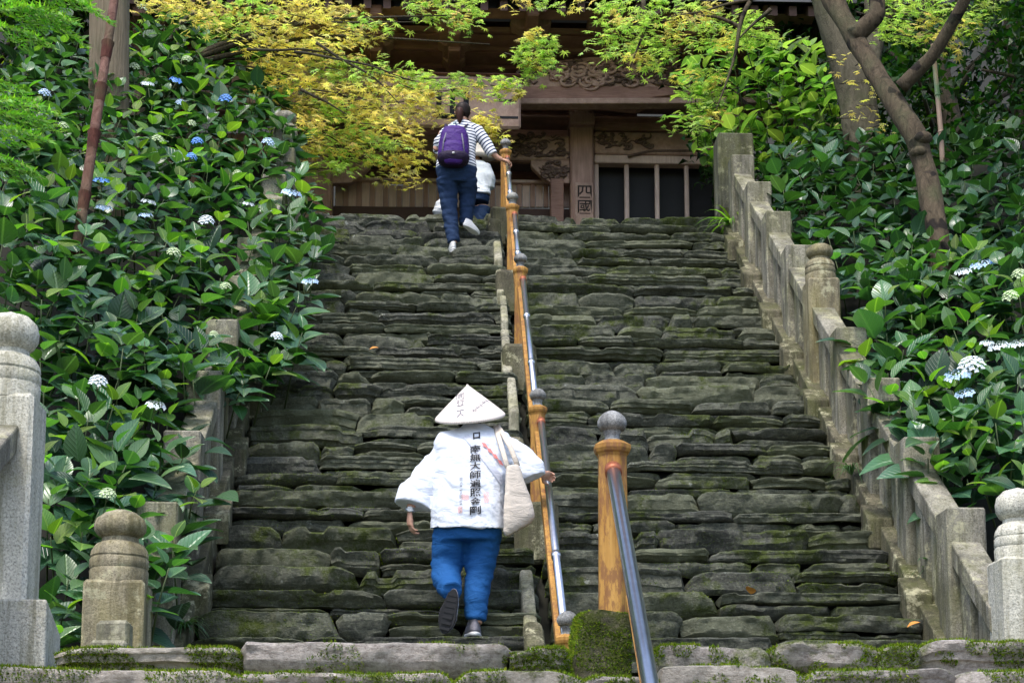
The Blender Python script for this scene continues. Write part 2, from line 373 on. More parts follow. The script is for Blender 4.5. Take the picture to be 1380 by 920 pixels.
def balustrade(side):
    S = (lambda x: x) if side > 0 else (lambda x: 2 * XC - x)
    root = empty('stone_balustrade', (S(3.4), 10.0, L0))
    tag(root, 'weathered granite balustrade climbing beside the dark tree trunks and flowering shrubs' if side > 0 else 'weathered granite balustrade half buried under the hydrangeas', 'balustrade')
    gm = G['granite']
    def bx(name, x0, x1, y0, y1, zf, h0, h1, mat, c=0):
        """block whose foot and top follow zf(Y)"""
        a, d = sorted((S(x0), S(x1))); b = MB()
        b.hexa([(a, y0, zf(y0) + h0), (d, y0, zf(y0) + h0), (d, y1, zf(y1) + h0), (a, y1, zf(y1) + h0)], [(a, y0, zf(y0) + h1), (d, y0, zf(y0) + h1), (d, y1, zf(y1) + h1), (a, y1, zf(y1) + h1)])
        o = jig(b, .006, h1).build(name, mat); rel(o, root); bev(o); return o
    W = .26
    for k in range(-1, 9):
        y = Y0 + PIT * k; zt = SZ(y) + PH
        if k == -1:
            cx, cy, tp = (3.385, 10.32, None) if side > 0 else (0, 0, None)
            if side > 0:
                top = aty(1370, 655, 10.3).z
                o = newel((3.44, 10.33), .31, L0 - .1, top, None, G['granite3'], 'newel_post', True)
            else:
                c = aty(157, 680, 9.75); o = newel((c.x, 9.9), .33, L0 - .1, c.z, None, G['granite2'])
            rel(o, root); shade_auto(o)
        elif k == 4 and side > 0:
            o = newel((S(3.38), y + W / 2), W + .02, SZ(y) - .1, aty(1106, 322, y).z, None, G['granite2'], 'newel_post'); rel(o, root); shade_auto(o)
        elif side < 0 and k == -1: pass
        else:
            b = MB(); a, d = sorted((S(3.25), S(3.25 + W))); b.box(a, d, y, y + W, SZ(y) - .15, zt, .012)
            o = jig(b, .005, k).build('post', gm); rel(o, root)
        # bay above this post (towards the gate)
        if k < 8:
            y0 = y + W - .01; y1 = Y0 + PIT * (k + 1) + .01
            if k == -1 and side < 0: y0 = 10.0
            zf = lambda Y: SZ(Y) + PH - .10
            ym = y + W
            bx('top_rail', 3.27, 3.47, y0, y1, lambda Y: (SZ(y) + PH - .27 + .74 * 0) + T * (Y - Y0 - PIT * (k + 1)) + .746 - .0, -.16, .0, gm)
            for q in range(2):
                yb = y0 + .10 + q * .36
                bx('baluster', 3.30, 3.42, yb, yb + .22, SZ, .0, PH - .36, gm)
    # sloping kerb and the stone heads set into it
    for k in range(-1, 9):
        y = Y0 + PIT * k + .51
        bx('kerb_stone', 3.19, 3.52, y - PIT + .005, y, SZ, -.30, .035, G['kerb'])
        if k < 8: bx('kerb_head', 3.105, 3.29, y, y + .21, SZ, -.13, .095, G['kerb'])
    bx('kerb_stone', 3.19, 3.52, Y0 + PIT * 8 + .515, 19.9, lambda Y: SZ(19.8), -.35, .02, G['kerb'])
    # end post on the upper terrace
    if side > 0:
        a = aty(968, 190, 19.9); b = MB(); b.box(a.x, a.x + .42, 19.9, 20.3, TOPZ - .3, aty(968, 178, 19.9).z, .02)
        o = b.build('newel_post', gm); rel(o, root)
    else:
        o = newel((aty(384, 150, 20).x, 20.1), .30, TOPZ - .3, aty(384, 146, 20).z, None, gm, 'newel_post'); rel(o, root); shade_auto(o)
    return root
def bev(o, wd=.012):
    m = o.modifiers.new('edge', 'BEVEL'); m.width = wd; m.segments = 2; m.limit_method = 'ANGLE'
balustrade(1); balustrade(-1)
# little tablet leaning on the left newel
c = aty(152, 875, 9.45); b = MB()
tb = empty('stone_tablet', (c.x, 9.45, L0)); tag(tb, 'small pale stone block leaning against the lichen covered newel', 'stone block')
b.box(c.x - .09, c.x + .09, 9.42, 9.55, L0 - .05, aty(152, 836, 9.45).z, .02); rel(jig(b, .006, 1).build('block', G['palestone']), tb)
b = MB(); b.box(c.x - .10, c.x + .09, 9.34, 9.42, L0 - .05, aty(152, 864, 9.4).z, .015); rel(jig(b, .006, 2).build('foot', G['palestone']), tb)
# ------------------------------------------------------------ pillar and rail end of the lower flight, left edge of the picture
lp = empty('stone_pillar', (-1.95, 7.8, L0)); tag(lp, 'tall pale granite pillar with pointed ball cap beside the mossy step', 'pillar')
pc = aty(-2, 805, 7.9)
o = newel((pc.x, 7.9), .29, L0 - .2, aty(6, 407, 7.75).z, None, G['granite3'], 'shaft', True); rel(o, lp); shade_auto(o)
a = aty(10, 805, 7.62); d = aty(64, 805, 7.62); d2 = aty(82, 855, 7.98); b = MB()
b.hexa([(a.x - .2, 7.62, L0 - .1), (d.x, 7.62, L0 - .1), (d2.x, 7.98, L0 - .1), (a.x - .2, 7.98, L0 - .1)], [(a.x - .2, 7.62, a.z), (d.x, 7.62, a.z), (d2.x, 7.98, d2.z), (a.x - .2, 7.98, a.z - .02)])
o = jig(b, .004, 5).build('base_block', G['granite3']); rel(o, lp); bev(o)
# sloping rail running down towards the viewer
b = MB(); e0 = aty(40, 570, 7.74); r0 = Vector((e0.x - .22, 7.74, aty(20, 575, 7.74).z)); dn = Vector((0, -1.5, -1.5 * .55))
for nm, o0, hh, ww in (('top_rail', 0, .13, .19),):
    q = [Vector((pc.x - .10, 7.76, e0.z)), Vector((pc.x + .09, 7.76, e0.z))]
    b.hexa([q[0] + dn - Vector((0, 0, hh)), q[1] + dn - Vector((0, 0, hh)), q[1] - Vector((0, 0, hh)), q[0] - Vector((0, 0, hh))], [q[0] + dn, q[1] + dn, q[1], q[0]])
o = jig(b, .004, 7).build('top_rail', G['granite']); rel(o, lp); bev(o)
b = MB(); b.box(pc.x - .07, pc.x + .02, 7.0, 7.5, -.6, e0.z - .32, .01); o = b.build('baluster', G['granite']); rel(o, lp)
# ------------------------------------------------------------ handrail in the middle of the stairs
def octpost(b, c, r, z0, z1, taper=1.0):
    b.loft([[(c[0] + rr * math.cos(R(22.5 + 45 * i)), c[1] + rr * math.sin(R(22.5 + 45 * i)), z) for i in range(8)] for rr, z in ((r, z0), (r * taper, z1))])
def railpost(c, r, z0, zt, parent, mats, ball):
    """eight-sided ochre post, moulded cap and grey onion finial; zt is the tip"""
    H = ball * 2.25; b = MB(); octpost(b, c, r, z0, zt - H - .035, .93); p = b.build('post', mats[0]); rel(p, parent); bev(p, .006)
    z = zt - H - .035; b = MB()
    b.lathe((c[0], c[1], z), [(r * .9, -.03), (r * 1.0, -.012), (r * 1.12, -.004), (r * 1.2, .010), (r * 1.2, .028), (r * 1.02, .036), (r * .7, .05)], 8, R(22.5))
    q = b.build('cap', mats[0]); q.parent = p; q.matrix_parent_inverse = Matrix.Identity(4)
    b = MB(); z += .03
    b.lathe((c[0], c[1], z), [(ball * .70, 0), (ball * .72, .018), (ball * .50, .03), (ball * .52, .05), (ball * .62, .062), (ball * .60, .07), (ball * .84, ball * .62 + .03), (ball * 1.0, ball * 1.0 + .03), (ball * .99, ball * 1.22 + .03), (ball * .84, ball * 1.52 + .03), (ball * .55, ball * 1.78 + .03), (ball * .22, ball * 1.93 + .03), (ball * .08, H - .005), (.001, H + .01)], 24)
    q = b.build('finial', mats[1], None, True); q.parent = p
    return p
hr = empty('handrail', (XH, 9.8, L0)); tag(hr, 'ochre post and steel pipe handrail dividing the dark stone stairs', 'handrail')
hp = [(9.80, 820), (12.79, 517), (15.63, 333), (17.46, 250), (19.45, 177)]
pts = []
for i, (y, py) in enumerate(hp):
    zt = aty(0, py, y).z; z0 = max(SZ(y) - .1, L0 - .1) if i else L0 - .1
    railpost((XH, y), .062, z0, zt, hr, (G['ochre'], G['iron']), .062); pts.append((y, zt))
for i in range(4):
    (y0, z0), (y1, z1) = pts[i], pts[i + 1]
    a = Vector((XH - .005, y0 + .03, z0 - .20)); c = Vector((XH + .02, y1 - .045, z1 - .24))
    b = MB(); b.tube([a, c], .024, 14); o = b.build('steel_pipe', G['steel'], None, True); rel(o, hr)
    d = (c - a).normalized()
    for t in (.34, .68, .985):
        p = a.lerp(c, t); b = MB(); b.tube([p - d * .03, p + d * .03], .0305, 14); q = b.build('collar', G['steel'] if t < .9 else G['copper'], None, True); rel(q, hr)
    b = MB(); off = Vector((-.018, 0, -.085)); hh = Vector((0, 0, -.09)); xx = Vector((.028, 0, 0))
    b.hexa([a + off + hh - xx, a + off + hh + xx, c + off + hh + xx, c + off + hh - xx], [a + off - xx, a + off + xx, c + off + xx, c + off - xx])
    o = b.build('lower_rail', G['ochre']); rel(o, hr); bev(o, .006)
    for t in (.34, .68):
        p = a.lerp(c, t); b = MB(); b.box(p.x - .02, p.x + .0, p.y - .012, p.y + .012, p.z - .12, p.z); o = b.build('bracket', G['copper']); rel(o, hr)
# footing stones beside the posts
fr = random.Random(5)
fy = 10.6; j = 0
while fy < 19.5:
    pale = j % 3 != 1; ln = fr.uniform(.40, .70) if pale else fr.uniform(.16, .30); hh = fr.uniform(-.01, .05) + (0 if pale else .05)
    if fr.random() < .3: fy += ln; j += 1; continue
    xx = XH - .115 + fr.uniform(-.012, .012); b = MB(); wv = .042 + fr.uniform(-.006, .012) + (0 if pale else .02); y1 = fy + ln - .012
    b.hexa([(xx - wv, fy, SZ(fy) - .3), (xx + wv, fy, SZ(fy) - .3), (xx + wv, y1, SZ(y1) - .3), (xx - wv, y1, SZ(y1) - .3)], [(xx - wv, fy, SZ(fy) + hh), (xx + wv, fy, SZ(fy) + hh), (xx + wv, y1, SZ(y1) + hh), (xx - wv, y1, SZ(y1) + hh)])
    o = jig(b, .014, j).build('footing_stone', G['palestone'] if pale else G['kerb'], None, False); rel(o, hr); bev(o, .02 if pale else .04)
    fy += ln; j += 1
for i in (1, 2, 3, 4):
    y = hp[i][0]; b = MB(); b.box(XH - .17, XH + .14, y - .16, y + .2, SZ(y) - .35, SZ(y) + .12, .03); o = jig(b, .02, i).build('footing_stone', G['kerb']); rel(o, hr)
# ------------------------------------------------------------ handrail of the lower flight
h2 = empty('handrail', (.745, 7.7, L0)); tag(h2, 'thick ochre post with steel rail rising from a mossy stone footing', 'handrail')
c = aty(826, 700, 7.70); zt = aty(826, 555, 7.70).z
railpost((c.x, 7.70), .072, L0, zt, h2, (G['ochre'], G['iron']), .066)
b = MB(); e = aty(826, 826, 7.6); n0 = L0 - .35
bm = bmesh.new(); bmesh.ops.create_cube(bm, size=1.0); bmesh.ops.subdivide_edges(bm, edges=bm.edges, cuts=11, use_grid_fill=True)
x0, x1 = aty(780, 826, 7.52).x, aty(852, 826, 7.52).x; b = MB(); HZ = e.z - n0
for v in bm.verts:
    c_ = v.co; fl = (.5 - c_.z); r3 = Vector((c_.x * (1 - .10 * (abs(c_.y) * 2) ** 6), c_.y * (1 - .10 * (abs(c_.x) * 2) ** 6), c_.z * (1 - .04 * (abs(c_.x) * 2) ** 4)))
    q_ = Vector(((x0 + x1) / 2 + r3.x * (x1 - x0) - (.10 * fl ** 2 if c_.x < -.2 else 0), 7.70 + r3.y * .36, n0 + (r3.z + .5) * HZ)); k_ = .022
    b.v.append(tuple(q_ + Vector((nz(q_.x * 6, q_.y * 6, q_.z * 6), nz(q_.x * 6 + 9, q_.y * 6, q_.z * 6), nz(q_.x * 6, q_.y * 6 + 9, q_.z * 6))) * k_))
b.f = [tuple(v.index for v in f.verts) for f in bm.faces]; b.m = [0] * len(b.f); bm.free()
foot2 = b.build('footing_stone', mat_schist('mossy_footing', (.05, .04, .025), (.15, .13, .09), (.085, .11, .012), .13, .03, .8), None, True); rel(foot2, h2)
a = aty(826, 632, 7.62); d = aty(878, 930, 6.25); dd = (Vector(d) - Vector(a)).normalized()
b = MB(); b.tube([a, a + dd * 4.2], .031, 18); o = b.build('steel_pipe', G['steel'], None, True); rel(o, h2)
for t in (.015,):
    b = MB(); b.tube([a + dd * (t - .02), a + dd * (t + .025)], .038, 16); o = b.build('collar', G['copper'], None, True); rel(o, h2)
b = MB(); a2 = aty(858, 845, 7.45); b.tube([a2 + Vector((0, .1, .15)), a2 + dd * 3.5 + Vector((0, 0, 0))], .034, 4, True, 1.0); o = b.build('lower_rail', G['ochre']); rel(o, h2)
# ------------------------------------------------------------ temple gate
W_ = mat_wood('aged_gate_wood', (.28, .15, .11), (.46, .265, .20), .7, (3, 3, 30), .25)
WV = mat_wood('aged_gate_wood_upright', (.37, .22, .165), (.58, .37, .285), .7, (25, 25, 1.5), .25)
WL = mat_wood('pale_gate_wood', (.66, .46, .37), (.82, .63, .53), .7, (25, 25, 1.5), .25)
WC = mat_wood('carved_gate_wood', (.41, .255, .19), (.62, .42, .325), .75, (9, 9, 9), .25)
WD = plain('dark_gate_wood', (.095, .054, .042), .8)
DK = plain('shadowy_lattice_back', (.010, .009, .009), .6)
INK = plain('black_ink', (.012, .012, .014), .7)
YG = 24.6
gate = empty('temple_gate', (aty(603, 290, YG).x, YG, TOPZ)); tag(gate, 'old brown timber temple gate with carved beams at the head of the stairs', 'gate')
def gp(px, py, y=YG): return aty(px, py, y)
def gbox(name, x0, x1, y0, y1, mat, Y=YG, dp=.2, c=.012, parent=gate):
    """box given by its outline in the photograph on the plane Y, dp deep"""
    a = gp(x0, y0, Y); d = gp(x1, y1, Y); b = MB(); b.box(a.x, d.x, Y, Y + dp, d.z, a.z, c)
    o = b.build(name, mat)
    if parent is gate: rel(o, gate)
    else: o.parent = parent
    return o
GZ = gp(600, 300, YG).z
for x0, x1 in ((405, 447), (768, 801), (968, 1000), (228, 262)):
    gbox('column', x0, x1, 60, 305, WV, YG, .34, .03)
# base of columns, threshold
gbox('threshold', 200, 1040, 279, 306, WD, YG + .45, .25)
# right bay: lattice window
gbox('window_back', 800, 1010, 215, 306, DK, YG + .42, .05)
gbox('window_frame', 801, 1006, 208, 222, WL, YG + .10, .2)
for x in (804, 845, 886, 926): gbox('window_bar', x - 3.5, x + 3.5, 219, 306, WL, YG + .16, .09)
gbox('tie_beam', 801, 968, 177, 209, WC, YG + .06, .22, .02)
gbox('tie_beam', 801, 970, 160, 178, W_, YG + .12, .2)
gbox('head_beam', 240, 1100, 146, 163, W_, YG - .06, .5, .02)
gbox('tie_beam', 447, 768, 178, 216, WC, YG + .08, .2, .02)
gbox('tie_beam', 262, 405, 178, 209, WC, YG + .06, .22, .02)
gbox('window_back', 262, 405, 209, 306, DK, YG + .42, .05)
gbox('head_beam', 200, 1100, 126, 147, W_, YG + .2, .3)
# capital block over the columns
for x in (426, 785, 984):
    gbox('bearing_block', x - 17, x + 17, 150, 167, WV, YG - .12, .5, .02)
    gbox('bearing_block', x - 10, x + 10, 138, 152, WV, YG - .14, .5, .02)
# inner doorway: pale boarded screen of upright slats
YI = YG + .40
gbox('inner_wall', 380, 860, 100, 250, W_, YI + .5, .1)
x = 452; i = 0
while x < 760:
    wd = 7.5 if i % 2 else 10.5
    gbox('slat', x, x + wd - .8, 246 + 4 * math.sin(x * .05), 279, WL if i % 2 == 0 else WV, YI + (.0 if i % 2 else .03), .05, .006); x += wd; i += 1
gbox('sill', 440, 770, 277, 306, WD, YI - .1, .3)
gbox('screen_rail', 440, 770, 238, 247, WL, YI - .06, .16, .01)
gbox('inner_beam', 440, 770, 205, 222, WD, YI - .2, .3)
gbox('inner_post', 742, 760, 240, 306, W_, YI - .4, .2)
# curved corner brackets in the doorway and their carved fill
def prism(name, pts, mat, Y, dp, parent=gate, bevel=.015):
    b = MB(); n = len(pts); P = [gp(x, y, Y) for x, y in pts]
    b.loft([[(p.x, Y, p.z) for p in P], [(p.x, Y + dp, p.z) for p in P]]); o = b.build(name, mat)
    rel(o, gate) if parent is gate else None
    if bevel: bev(o, bevel)
    return o
prism('corner_bracket', [(768, 216), (715, 216), (716, 224), (728, 236), (742, 246), (768, 247)], WC, YG + .1, .14)
prism('corner_bracket', [(447, 216), (500, 216), (499, 224), (487, 236), (473, 246), (447, 247)], WC, YG + .1, .14)
# scroll carving in relief: rows of curls, each a thin raised tube
def curls(name, x0, x1, y0, y1, n, mat, Y, sd, rmax=7, rad=.016):
    r = random.Random(sd); b = MB()
    for i in range(n):
        cx, cy = r.uniform(x0, x1), r.uniform(y0, y1); s = r.choice((-1, 1)); ph = r.uniform(0, 6.3); rr = r.uniform(.45, 1) * rmax; p = []
        for k in range(12):
            t = k / 11; a = ph + s * t * 5.2; q = rr * (1 - .82 * t); g = gp(cx + q * math.cos(a) * 1.25, cy + q * math.sin(a) * .8, Y); p.append((g.x, Y - .004 - .02 * math.sin(t * 3.1), g.z))
        b.tube(p, [rad * (.45 + .75 * math.sin(.3 + 2.4 * k / 11)) for k in range(12)], 6)
    for i in range(n // 2):
        cx, cy = r.uniform(x0, x1), r.uniform(y0, y1); l = r.uniform(8, 18); a = r.uniform(-.5, .5); p = []
        for k in range(7):
            t = k / 6; g = gp(cx + l * (t - .5), cy + l * (t - .5) * a + 2.2 * math.sin(t * 5), Y); p.append((g.x, Y - .01, g.z))
        b.tube(p, [rad * .8 * math.sin(.3 + 2.5 * k / 6) for k in range(7)], 6)
    o = b.build(name, mat, None, True); return rel(o, gate)
WR = mat_wood('raised_carving_wood', (.12, .08, .06), (.24, .155, .12), .75, (9, 9, 9), .25)
curls('carving', 806, 880, 182, 198, 20, WR, YG + .055, 1, 7)
curls('carving', 694, 764, 181, 211, 34, WR, YG + .075, 2, 8)
curls('carving', 450, 520, 181, 211, 34, WR, YG + .075, 5, 8)
curls('carving', 728, 765, 220, 242, 26, WR, YG + .095, 3, 6)
b = MB(); p = []
for k in range(15):
    t = k / 14; g = gp(846 + 122 * t, 211 - 8 * min(1, math.sin(min(t * 3, 1) * 1.57)), YG + .05); p.append((g.x, YG + .055, g.z))
b.tube(p, .018, 6); rel(b.build('carving', WR, None, True), gate)
# porch: curved rainbow beam with wave carving, carried in front of the columns
YP = YG - 1.0
def beam(name, xs, top, bot, mat, Y, dp):
    b = MB(); t = [gp(x, y, Y) for x, y in zip(xs, top)]; q = [gp(x, y, Y) for x, y in zip(xs, bot)]
    b.loft([[(u.x, Y, v.z), (u.x, Y + dp, v.z), (u.x, Y + dp, u.z), (u.x, Y, u.z)] for u, v in zip(t, q)]); o = b.build(name, mat); rel(o, gate); bev(o, .02); return o
xs = [240 + 20 * i for i in range(40)]
beam('rainbow_beam', xs, [116 + (6 if not 300 < x < 915 else 0) for x in xs], [133 + 5 * math.exp(-((x - 860) / 30.) ** 2) - (7 if x > 872 or x < 330 else 0) + 3 * math.cos((x - 603) / 320.) for x in xs], W_, YP, .35)
beam('beam_lip', xs, [130 + 2 * math.cos((x - 603) / 320.) for x in xs], [138 + 2 * math.cos((x - 603) / 320.) for x in xs], WC, YP - .05, .22)
prism('wave_carving', [(690, 118), (716, 96), (752, 82), (800, 76), (852, 80), (890, 70), (936, 84), (940, 118)], WC, YP + .02, .12)
prism('wave_carving', [(270, 118), (296, 96), (332, 82), (400, 76), (452, 80), (490, 90), (520, 118)], WC, YP + .02, .12)
curls('carving', 700, 935, 86, 114, 90, WR, YP + .01, 9, 9, .02)
curls('carving', 745, 858, 82, 114, 40, WC, YP + .0, 19, 12, .02)
# plaque
gbox('name_board', 512, 702, 100, 173, WC, YP - .45, .08, .03)
gbox('board_frame', 508, 706, 96, 100, W_, YP - .48, .12)
# stacked bracket work and eaves
for row, (yt, yb, Y, st_, wd) in enumerate(((70, 84, YP + .25, 104, 34), (46, 62, YP - .15, 104, 46), (22, 38, YP - .55, 104, 56))):
    for j in range(-4, 5):
        cx = 612 + st_ * j
        prism('bracket_block', [(cx - wd / 2, yt), (cx + wd / 2, yt), (cx + wd / 2 - 1, yb - 7), (cx + wd / 3.4, yb), (cx - wd / 3.4, yb), (cx - wd / 2 + 1, yb - 7)], WV, Y, .4)
        b = MB(); g = gp(cx, yb + 2, Y); b.box(g.x - .09, g.x + .09, Y - .55, Y + .6, g.z - .06, g.z + .1, .02); rel(b.build('bracket_arm', W_), gate)
    gbox('eaves_beam', 190, 1050, yb - 3 + 3 * row * 0 + 6, yb + 8, W_, Y + .28, .25)
gbox('frieze_board', 190, 1050, 20, 120, W_, YP + .9, .1)
gbox('eaves_beam', 150, 1100, 2, 20, W_, YP - 1.0, .3)
zr = gp(600, 4, YP - 1.0).z
for i in range(46):
    x = -5.2 + i * .26; b = MB(); y0 = YP - 1.25
    b.hexa([(x - .05, y0, zr - .22), (x + .05, y0, zr - .22), (x + .05, YG, zr + .95), (x - .05, YG, zr + .95)], [(x - .05, y0, zr - .08), (x + .05, y0, zr - .08), (x + .05, YG, zr + 1.09), (x - .05, YG, zr + 1.09)])
    rel(b.build('rafter', WD), gate)
b = MB(); y0 = YP - 1.35; b.hexa([(-6.5, y0, zr - .07), (8.2, y0, zr - .07), (8.2, YG + 4, zr + 2.6), (-6.5, YG + 4, zr + 2.6)], [(-6.5, y0, zr + .1), (8.2, y0, zr + .1), (8.2, YG + 4, zr + 2.9), (-6.5, YG + 4, zr + 2.9)])
rel(b.build('roof', plain('grey_roof_tile', (.10, .10, .11), .7)), gate)
# writing: a mesh of glyphs, laid out in the picture and pressed on a surface
def glyphs(body, size, bold=0.0, line=1.0):
    cu = bpy.data.curves.new('glyphs', 'FONT'); cu.body = body; cu.size = size; cu.align_x = 'CENTER'; cu.space_line = line; cu.offset = bold; cu.resolution_u = 2
    o = bpy.data.objects.new('glyphs', cu); col.objects.link(o)
    dg = bpy.context.evaluated_depsgraph_get(); me = bpy.data.meshes.new_from_object(o.evaluated_get(dg))
    bpy.data.objects.remove(o); bpy.data.curves.remove(cu); return me
def vtext(name, chars, px, py0, py1, Y, mat, parent, wide=1.0, bold=.008):
    """a column of characters on an upright face"""
    a = gp(px, py0, Y); c = gp(px, py1, Y); step = (a.z - c.z) / len(chars); me = glyphs('\n'.join(chars), step * .98, bold * step / .2, 1.0)
    ys = [v.co.y for v in me.vertices]; xs = [v.co.x for v in me.vertices]; h0, h1 = min(ys), max(ys)
    for v in me.vertices: v.co = ((v.co.x - (min(xs) + max(xs)) / 2) * wide + a.x, Y, c.z + (v.co.y - h0) / (h1 - h0) * (a.z - c.z))
    me.materials.append(mat); o = link(name, me); rel(o, parent)
    m = o.modifiers.new('thick', 'SOLIDIFY'); m.thickness = .006; return o
gbox('text_board', 775, 800, 246, 306, WC, YG - .03, .03, .004)
vtext('lettering', '四國', 788, 250, 288, YG - .034, plain('faded_carved_ink', (.05, .036, .03), .8), gate, 1.15, .002)
vtext('lettering', '二', 684, 134, 160, YP - .455, INK, gate, 1.2, .0)
vtext('lettering', '山', 610, 114, 164, YP - .455, INK, gate, 1.0, .006)
# ------------------------------------------------------------ plants
def inpoly(x, y, P):
    c = False; n = len(P)
    for i in range(n):
        x0, y0 = P[i]; x1, y1 = P[i - 1]
        if (y0 > y) != (y1 > y) and x < (x1 - x0) * (y - y0) / (y1 - y0) + x0: c = not c
    return c
def leafmesh(name, mat, droop=.22, fold=.16, wd=.30, wave=.0):
    rows = [(0, .03), (.10, .6), (.28, .96), (.46, 1.0), (.64, .80), (.80, .50), (.92, .22), (1, 0.0)]
    b = MB(); uv = []
    for i, (v, h) in enumerate(rows):
        z = -droop * v * v + .10 * v; y = v - .10 * droop * v
        for s in (-1, 0, 1):
            b.v.append((s * h * wd, y, z + (abs(s) * h * fold * wd * 2 * .5) + s * wave * math.sin(v * 5))); uv.append((.5 + .5 * s * h, v))
    for i in range(len(rows) - 1):
        for s in (0, 1): a = i * 3 + s; b.f.append((a, a + 1, a + 4, a + 3)); b.m.append(0)
    o = b.build(name, mat, None, True, uv=uv); me = o.data; bpy.data.objects.remove(o); return me, b, uv
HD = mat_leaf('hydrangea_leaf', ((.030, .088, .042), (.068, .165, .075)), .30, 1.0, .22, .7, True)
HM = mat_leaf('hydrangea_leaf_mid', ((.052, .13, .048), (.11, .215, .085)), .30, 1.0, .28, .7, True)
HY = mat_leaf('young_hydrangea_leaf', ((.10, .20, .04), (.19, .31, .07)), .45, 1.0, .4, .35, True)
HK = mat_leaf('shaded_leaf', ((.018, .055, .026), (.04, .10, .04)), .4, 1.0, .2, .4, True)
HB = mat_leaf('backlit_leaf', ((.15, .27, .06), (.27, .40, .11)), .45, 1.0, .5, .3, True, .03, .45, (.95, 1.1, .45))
LM = {}
for k, m_ in (('d', HD), ('m', HM), ('y', HY), ('k', HK), ('b', HB)):
    LM[k] = [leafmesh('leaf', m_, dr, fo, wd, wv) for dr, fo, wd, wv in ((.20, .30, .33, .01), (.42, .22, .36, -.015), (.05, .42, .31, .012), (.30, .10, .38, .02))]
STEM = plain('green_stem', (.07, .10, .035), .6)
def frame(d, up):
    d = d.normalized(); s = d.cross(up); s = s.normalized() if s.length > 1e-4 else d.orthogonal().normalized(); n = s.cross(d)
    return Matrix((s, d, n)).transposed()
def floret_head(name, colr, sd, lace=False, n=34):
    r = random.Random(sd); b = MB()
    for i in range(n):
        a = i * 2.39996; t = (i + .5) / n; th = math.acos(1 - t * .95)
        if lace and i < n * .62:
            p = Vector((math.sin(th) * math.cos(a), math.sin(th) * math.sin(a), math.cos(th) * .35)) * .5; s = .055
        else: p = Vector((math.sin(th) * math.cos(a) * (1.1 if lace else .5), math.sin(th) * math.sin(a) * (1.1 if lace else .5), math.cos(th) * (.3 if lace else .5))) * (.5 if lace else 1); s = .19 if lace else .15
        nn = Vector((p.x, p.y, p.z + .35)).normalized(); t1 = nn.orthogonal().normalized(); t2 = nn.cross(t1); s *= r.uniform(.75, 1.2); ph = r.uniform(0, 1.5)
        for q in range(4):
            u = t1 * math.cos(ph + q * 1.5708) + t2 * math.sin(ph + q * 1.5708); v = nn.cross(u)
            b.add([p, p + u * s * .55 + v * s * .42 + nn * s * .12, p + u * s + nn * s * .05, p + u * s * .55 - v * s * .42 + nn * s * .12], [(0, 1, 2, 3)])
    b.mi = 1; b.tube([(0, 0, .1), (0, 0, -.6), (0.02, 0, -1.6)], .025, 5)
    for i in range(6): a = i * 1.05; b.tube([(0, 0, -.5), (.25 * math.cos(a), .25 * math.sin(a), .1)], .012, 4)
    o = b.build(name, [colr, STEM]); me = o.data; bpy.data.objects.remove(o); return me
def petal(name, c, c2):
    m = NT(name); m.out(m.mix(m.geo.outputs['Random Per Island'], c, c2), .55, None, 0, .3); return m.mat
PB = petal('blue_petal', (.08, .24, .75), (.22, .45, .90)); PW = petal('white_petal', (.70, .78, .86), (.80, .85, .80)); PG = petal('green_white_petal', (.38, .52, .22), (.62, .70, .48)); PL = petal('pale_blue_petal', (.38, .58, .88), (.72, .82, .9))
FH = {'b': [floret_head('flower_head', PB, 1), floret_head('flower_head', PB, 2, True)], 'w': [floret_head('flower_head', PW, 3), floret_head('flower_head', PW, 4, True)], 'g': [floret_head('flower_head', PG, 5), floret_head('flower_head', PG, 6)], 'l': [floret_head('flower_head', PL, 7, True), floret_head('flower_head', PL, 8)]}
prnd = random.Random(99)
class Bush:
    def __init__(s, loc): s.loc = Vector(loc); s.leaves = []; s.stems = MB(); s.fl = []; s.fill = []
def shoot(B, p, axis, size, pairs, mats, young=.42):
    axis = axis.normalized(); az = prnd.uniform(0, 6.28); e1 = axis.orthogonal().normalized(); e2 = axis.cross(e1)
    B.stems.tube([p - axis * size * pairs * .55 + Vector((0, .06, -.10)), p - axis * size * pairs * .25, p], [.008, .006, .004], 5)
    yg = prnd.random() < young; yg2 = yg and prnd.random() < .5
    for i in range(pairs):
        q = p - axis * size * (.05 + .30 * i ** 1.15)
        L = size * min(1.2, .62 + .30 * i) * prnd.uniform(.82, 1.15); el = R(38 + 17 * min(i, 3)) + prnd.uniform(-.2, .25)
        for k in (0, 1):
            a = az + i * 1.5708 + k * math.pi + prnd.uniform(-.3, .3)
            rad = e1 * math.cos(a) + e2 * math.sin(a); d = axis * math.cos(el) + rad * math.sin(el)
            M = frame(d, axis * math.sin(el) - rad * math.cos(el) + Vector((prnd.uniform(-.25, .25), prnd.uniform(-.25, .25), .35)))
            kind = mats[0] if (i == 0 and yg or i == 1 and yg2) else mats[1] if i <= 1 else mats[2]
            B.leaves.append((q + d * .03 * size / .15, M, L, kind, prnd.randrange(4)))
def spread(poly, plane, sp, seed, xr=None):
    """shoot tips spaced sp metres apart on the leafy surface; plane(px,py) gives the place"""
    r = random.Random(seed); out = []; x0 = min(p[0] for p in poly); x1 = max(p[0] for p in poly); y0 = min(p[1] for p in poly); y1 = max(p[1] for p in poly)
    for _ in range(9000):
        x, y = r.uniform(x0, x1), r.uniform(y0, y1)
        if not inpoly(x, y, poly): continue
        P = plane(x, y)
        if P is None: continue
        k = F / P.y * sp
        if all((x - a) ** 2 + ((y - b) * 1.1) ** 2 > k * k for a, b, _ in out): out.append((x, y, P))
    return out
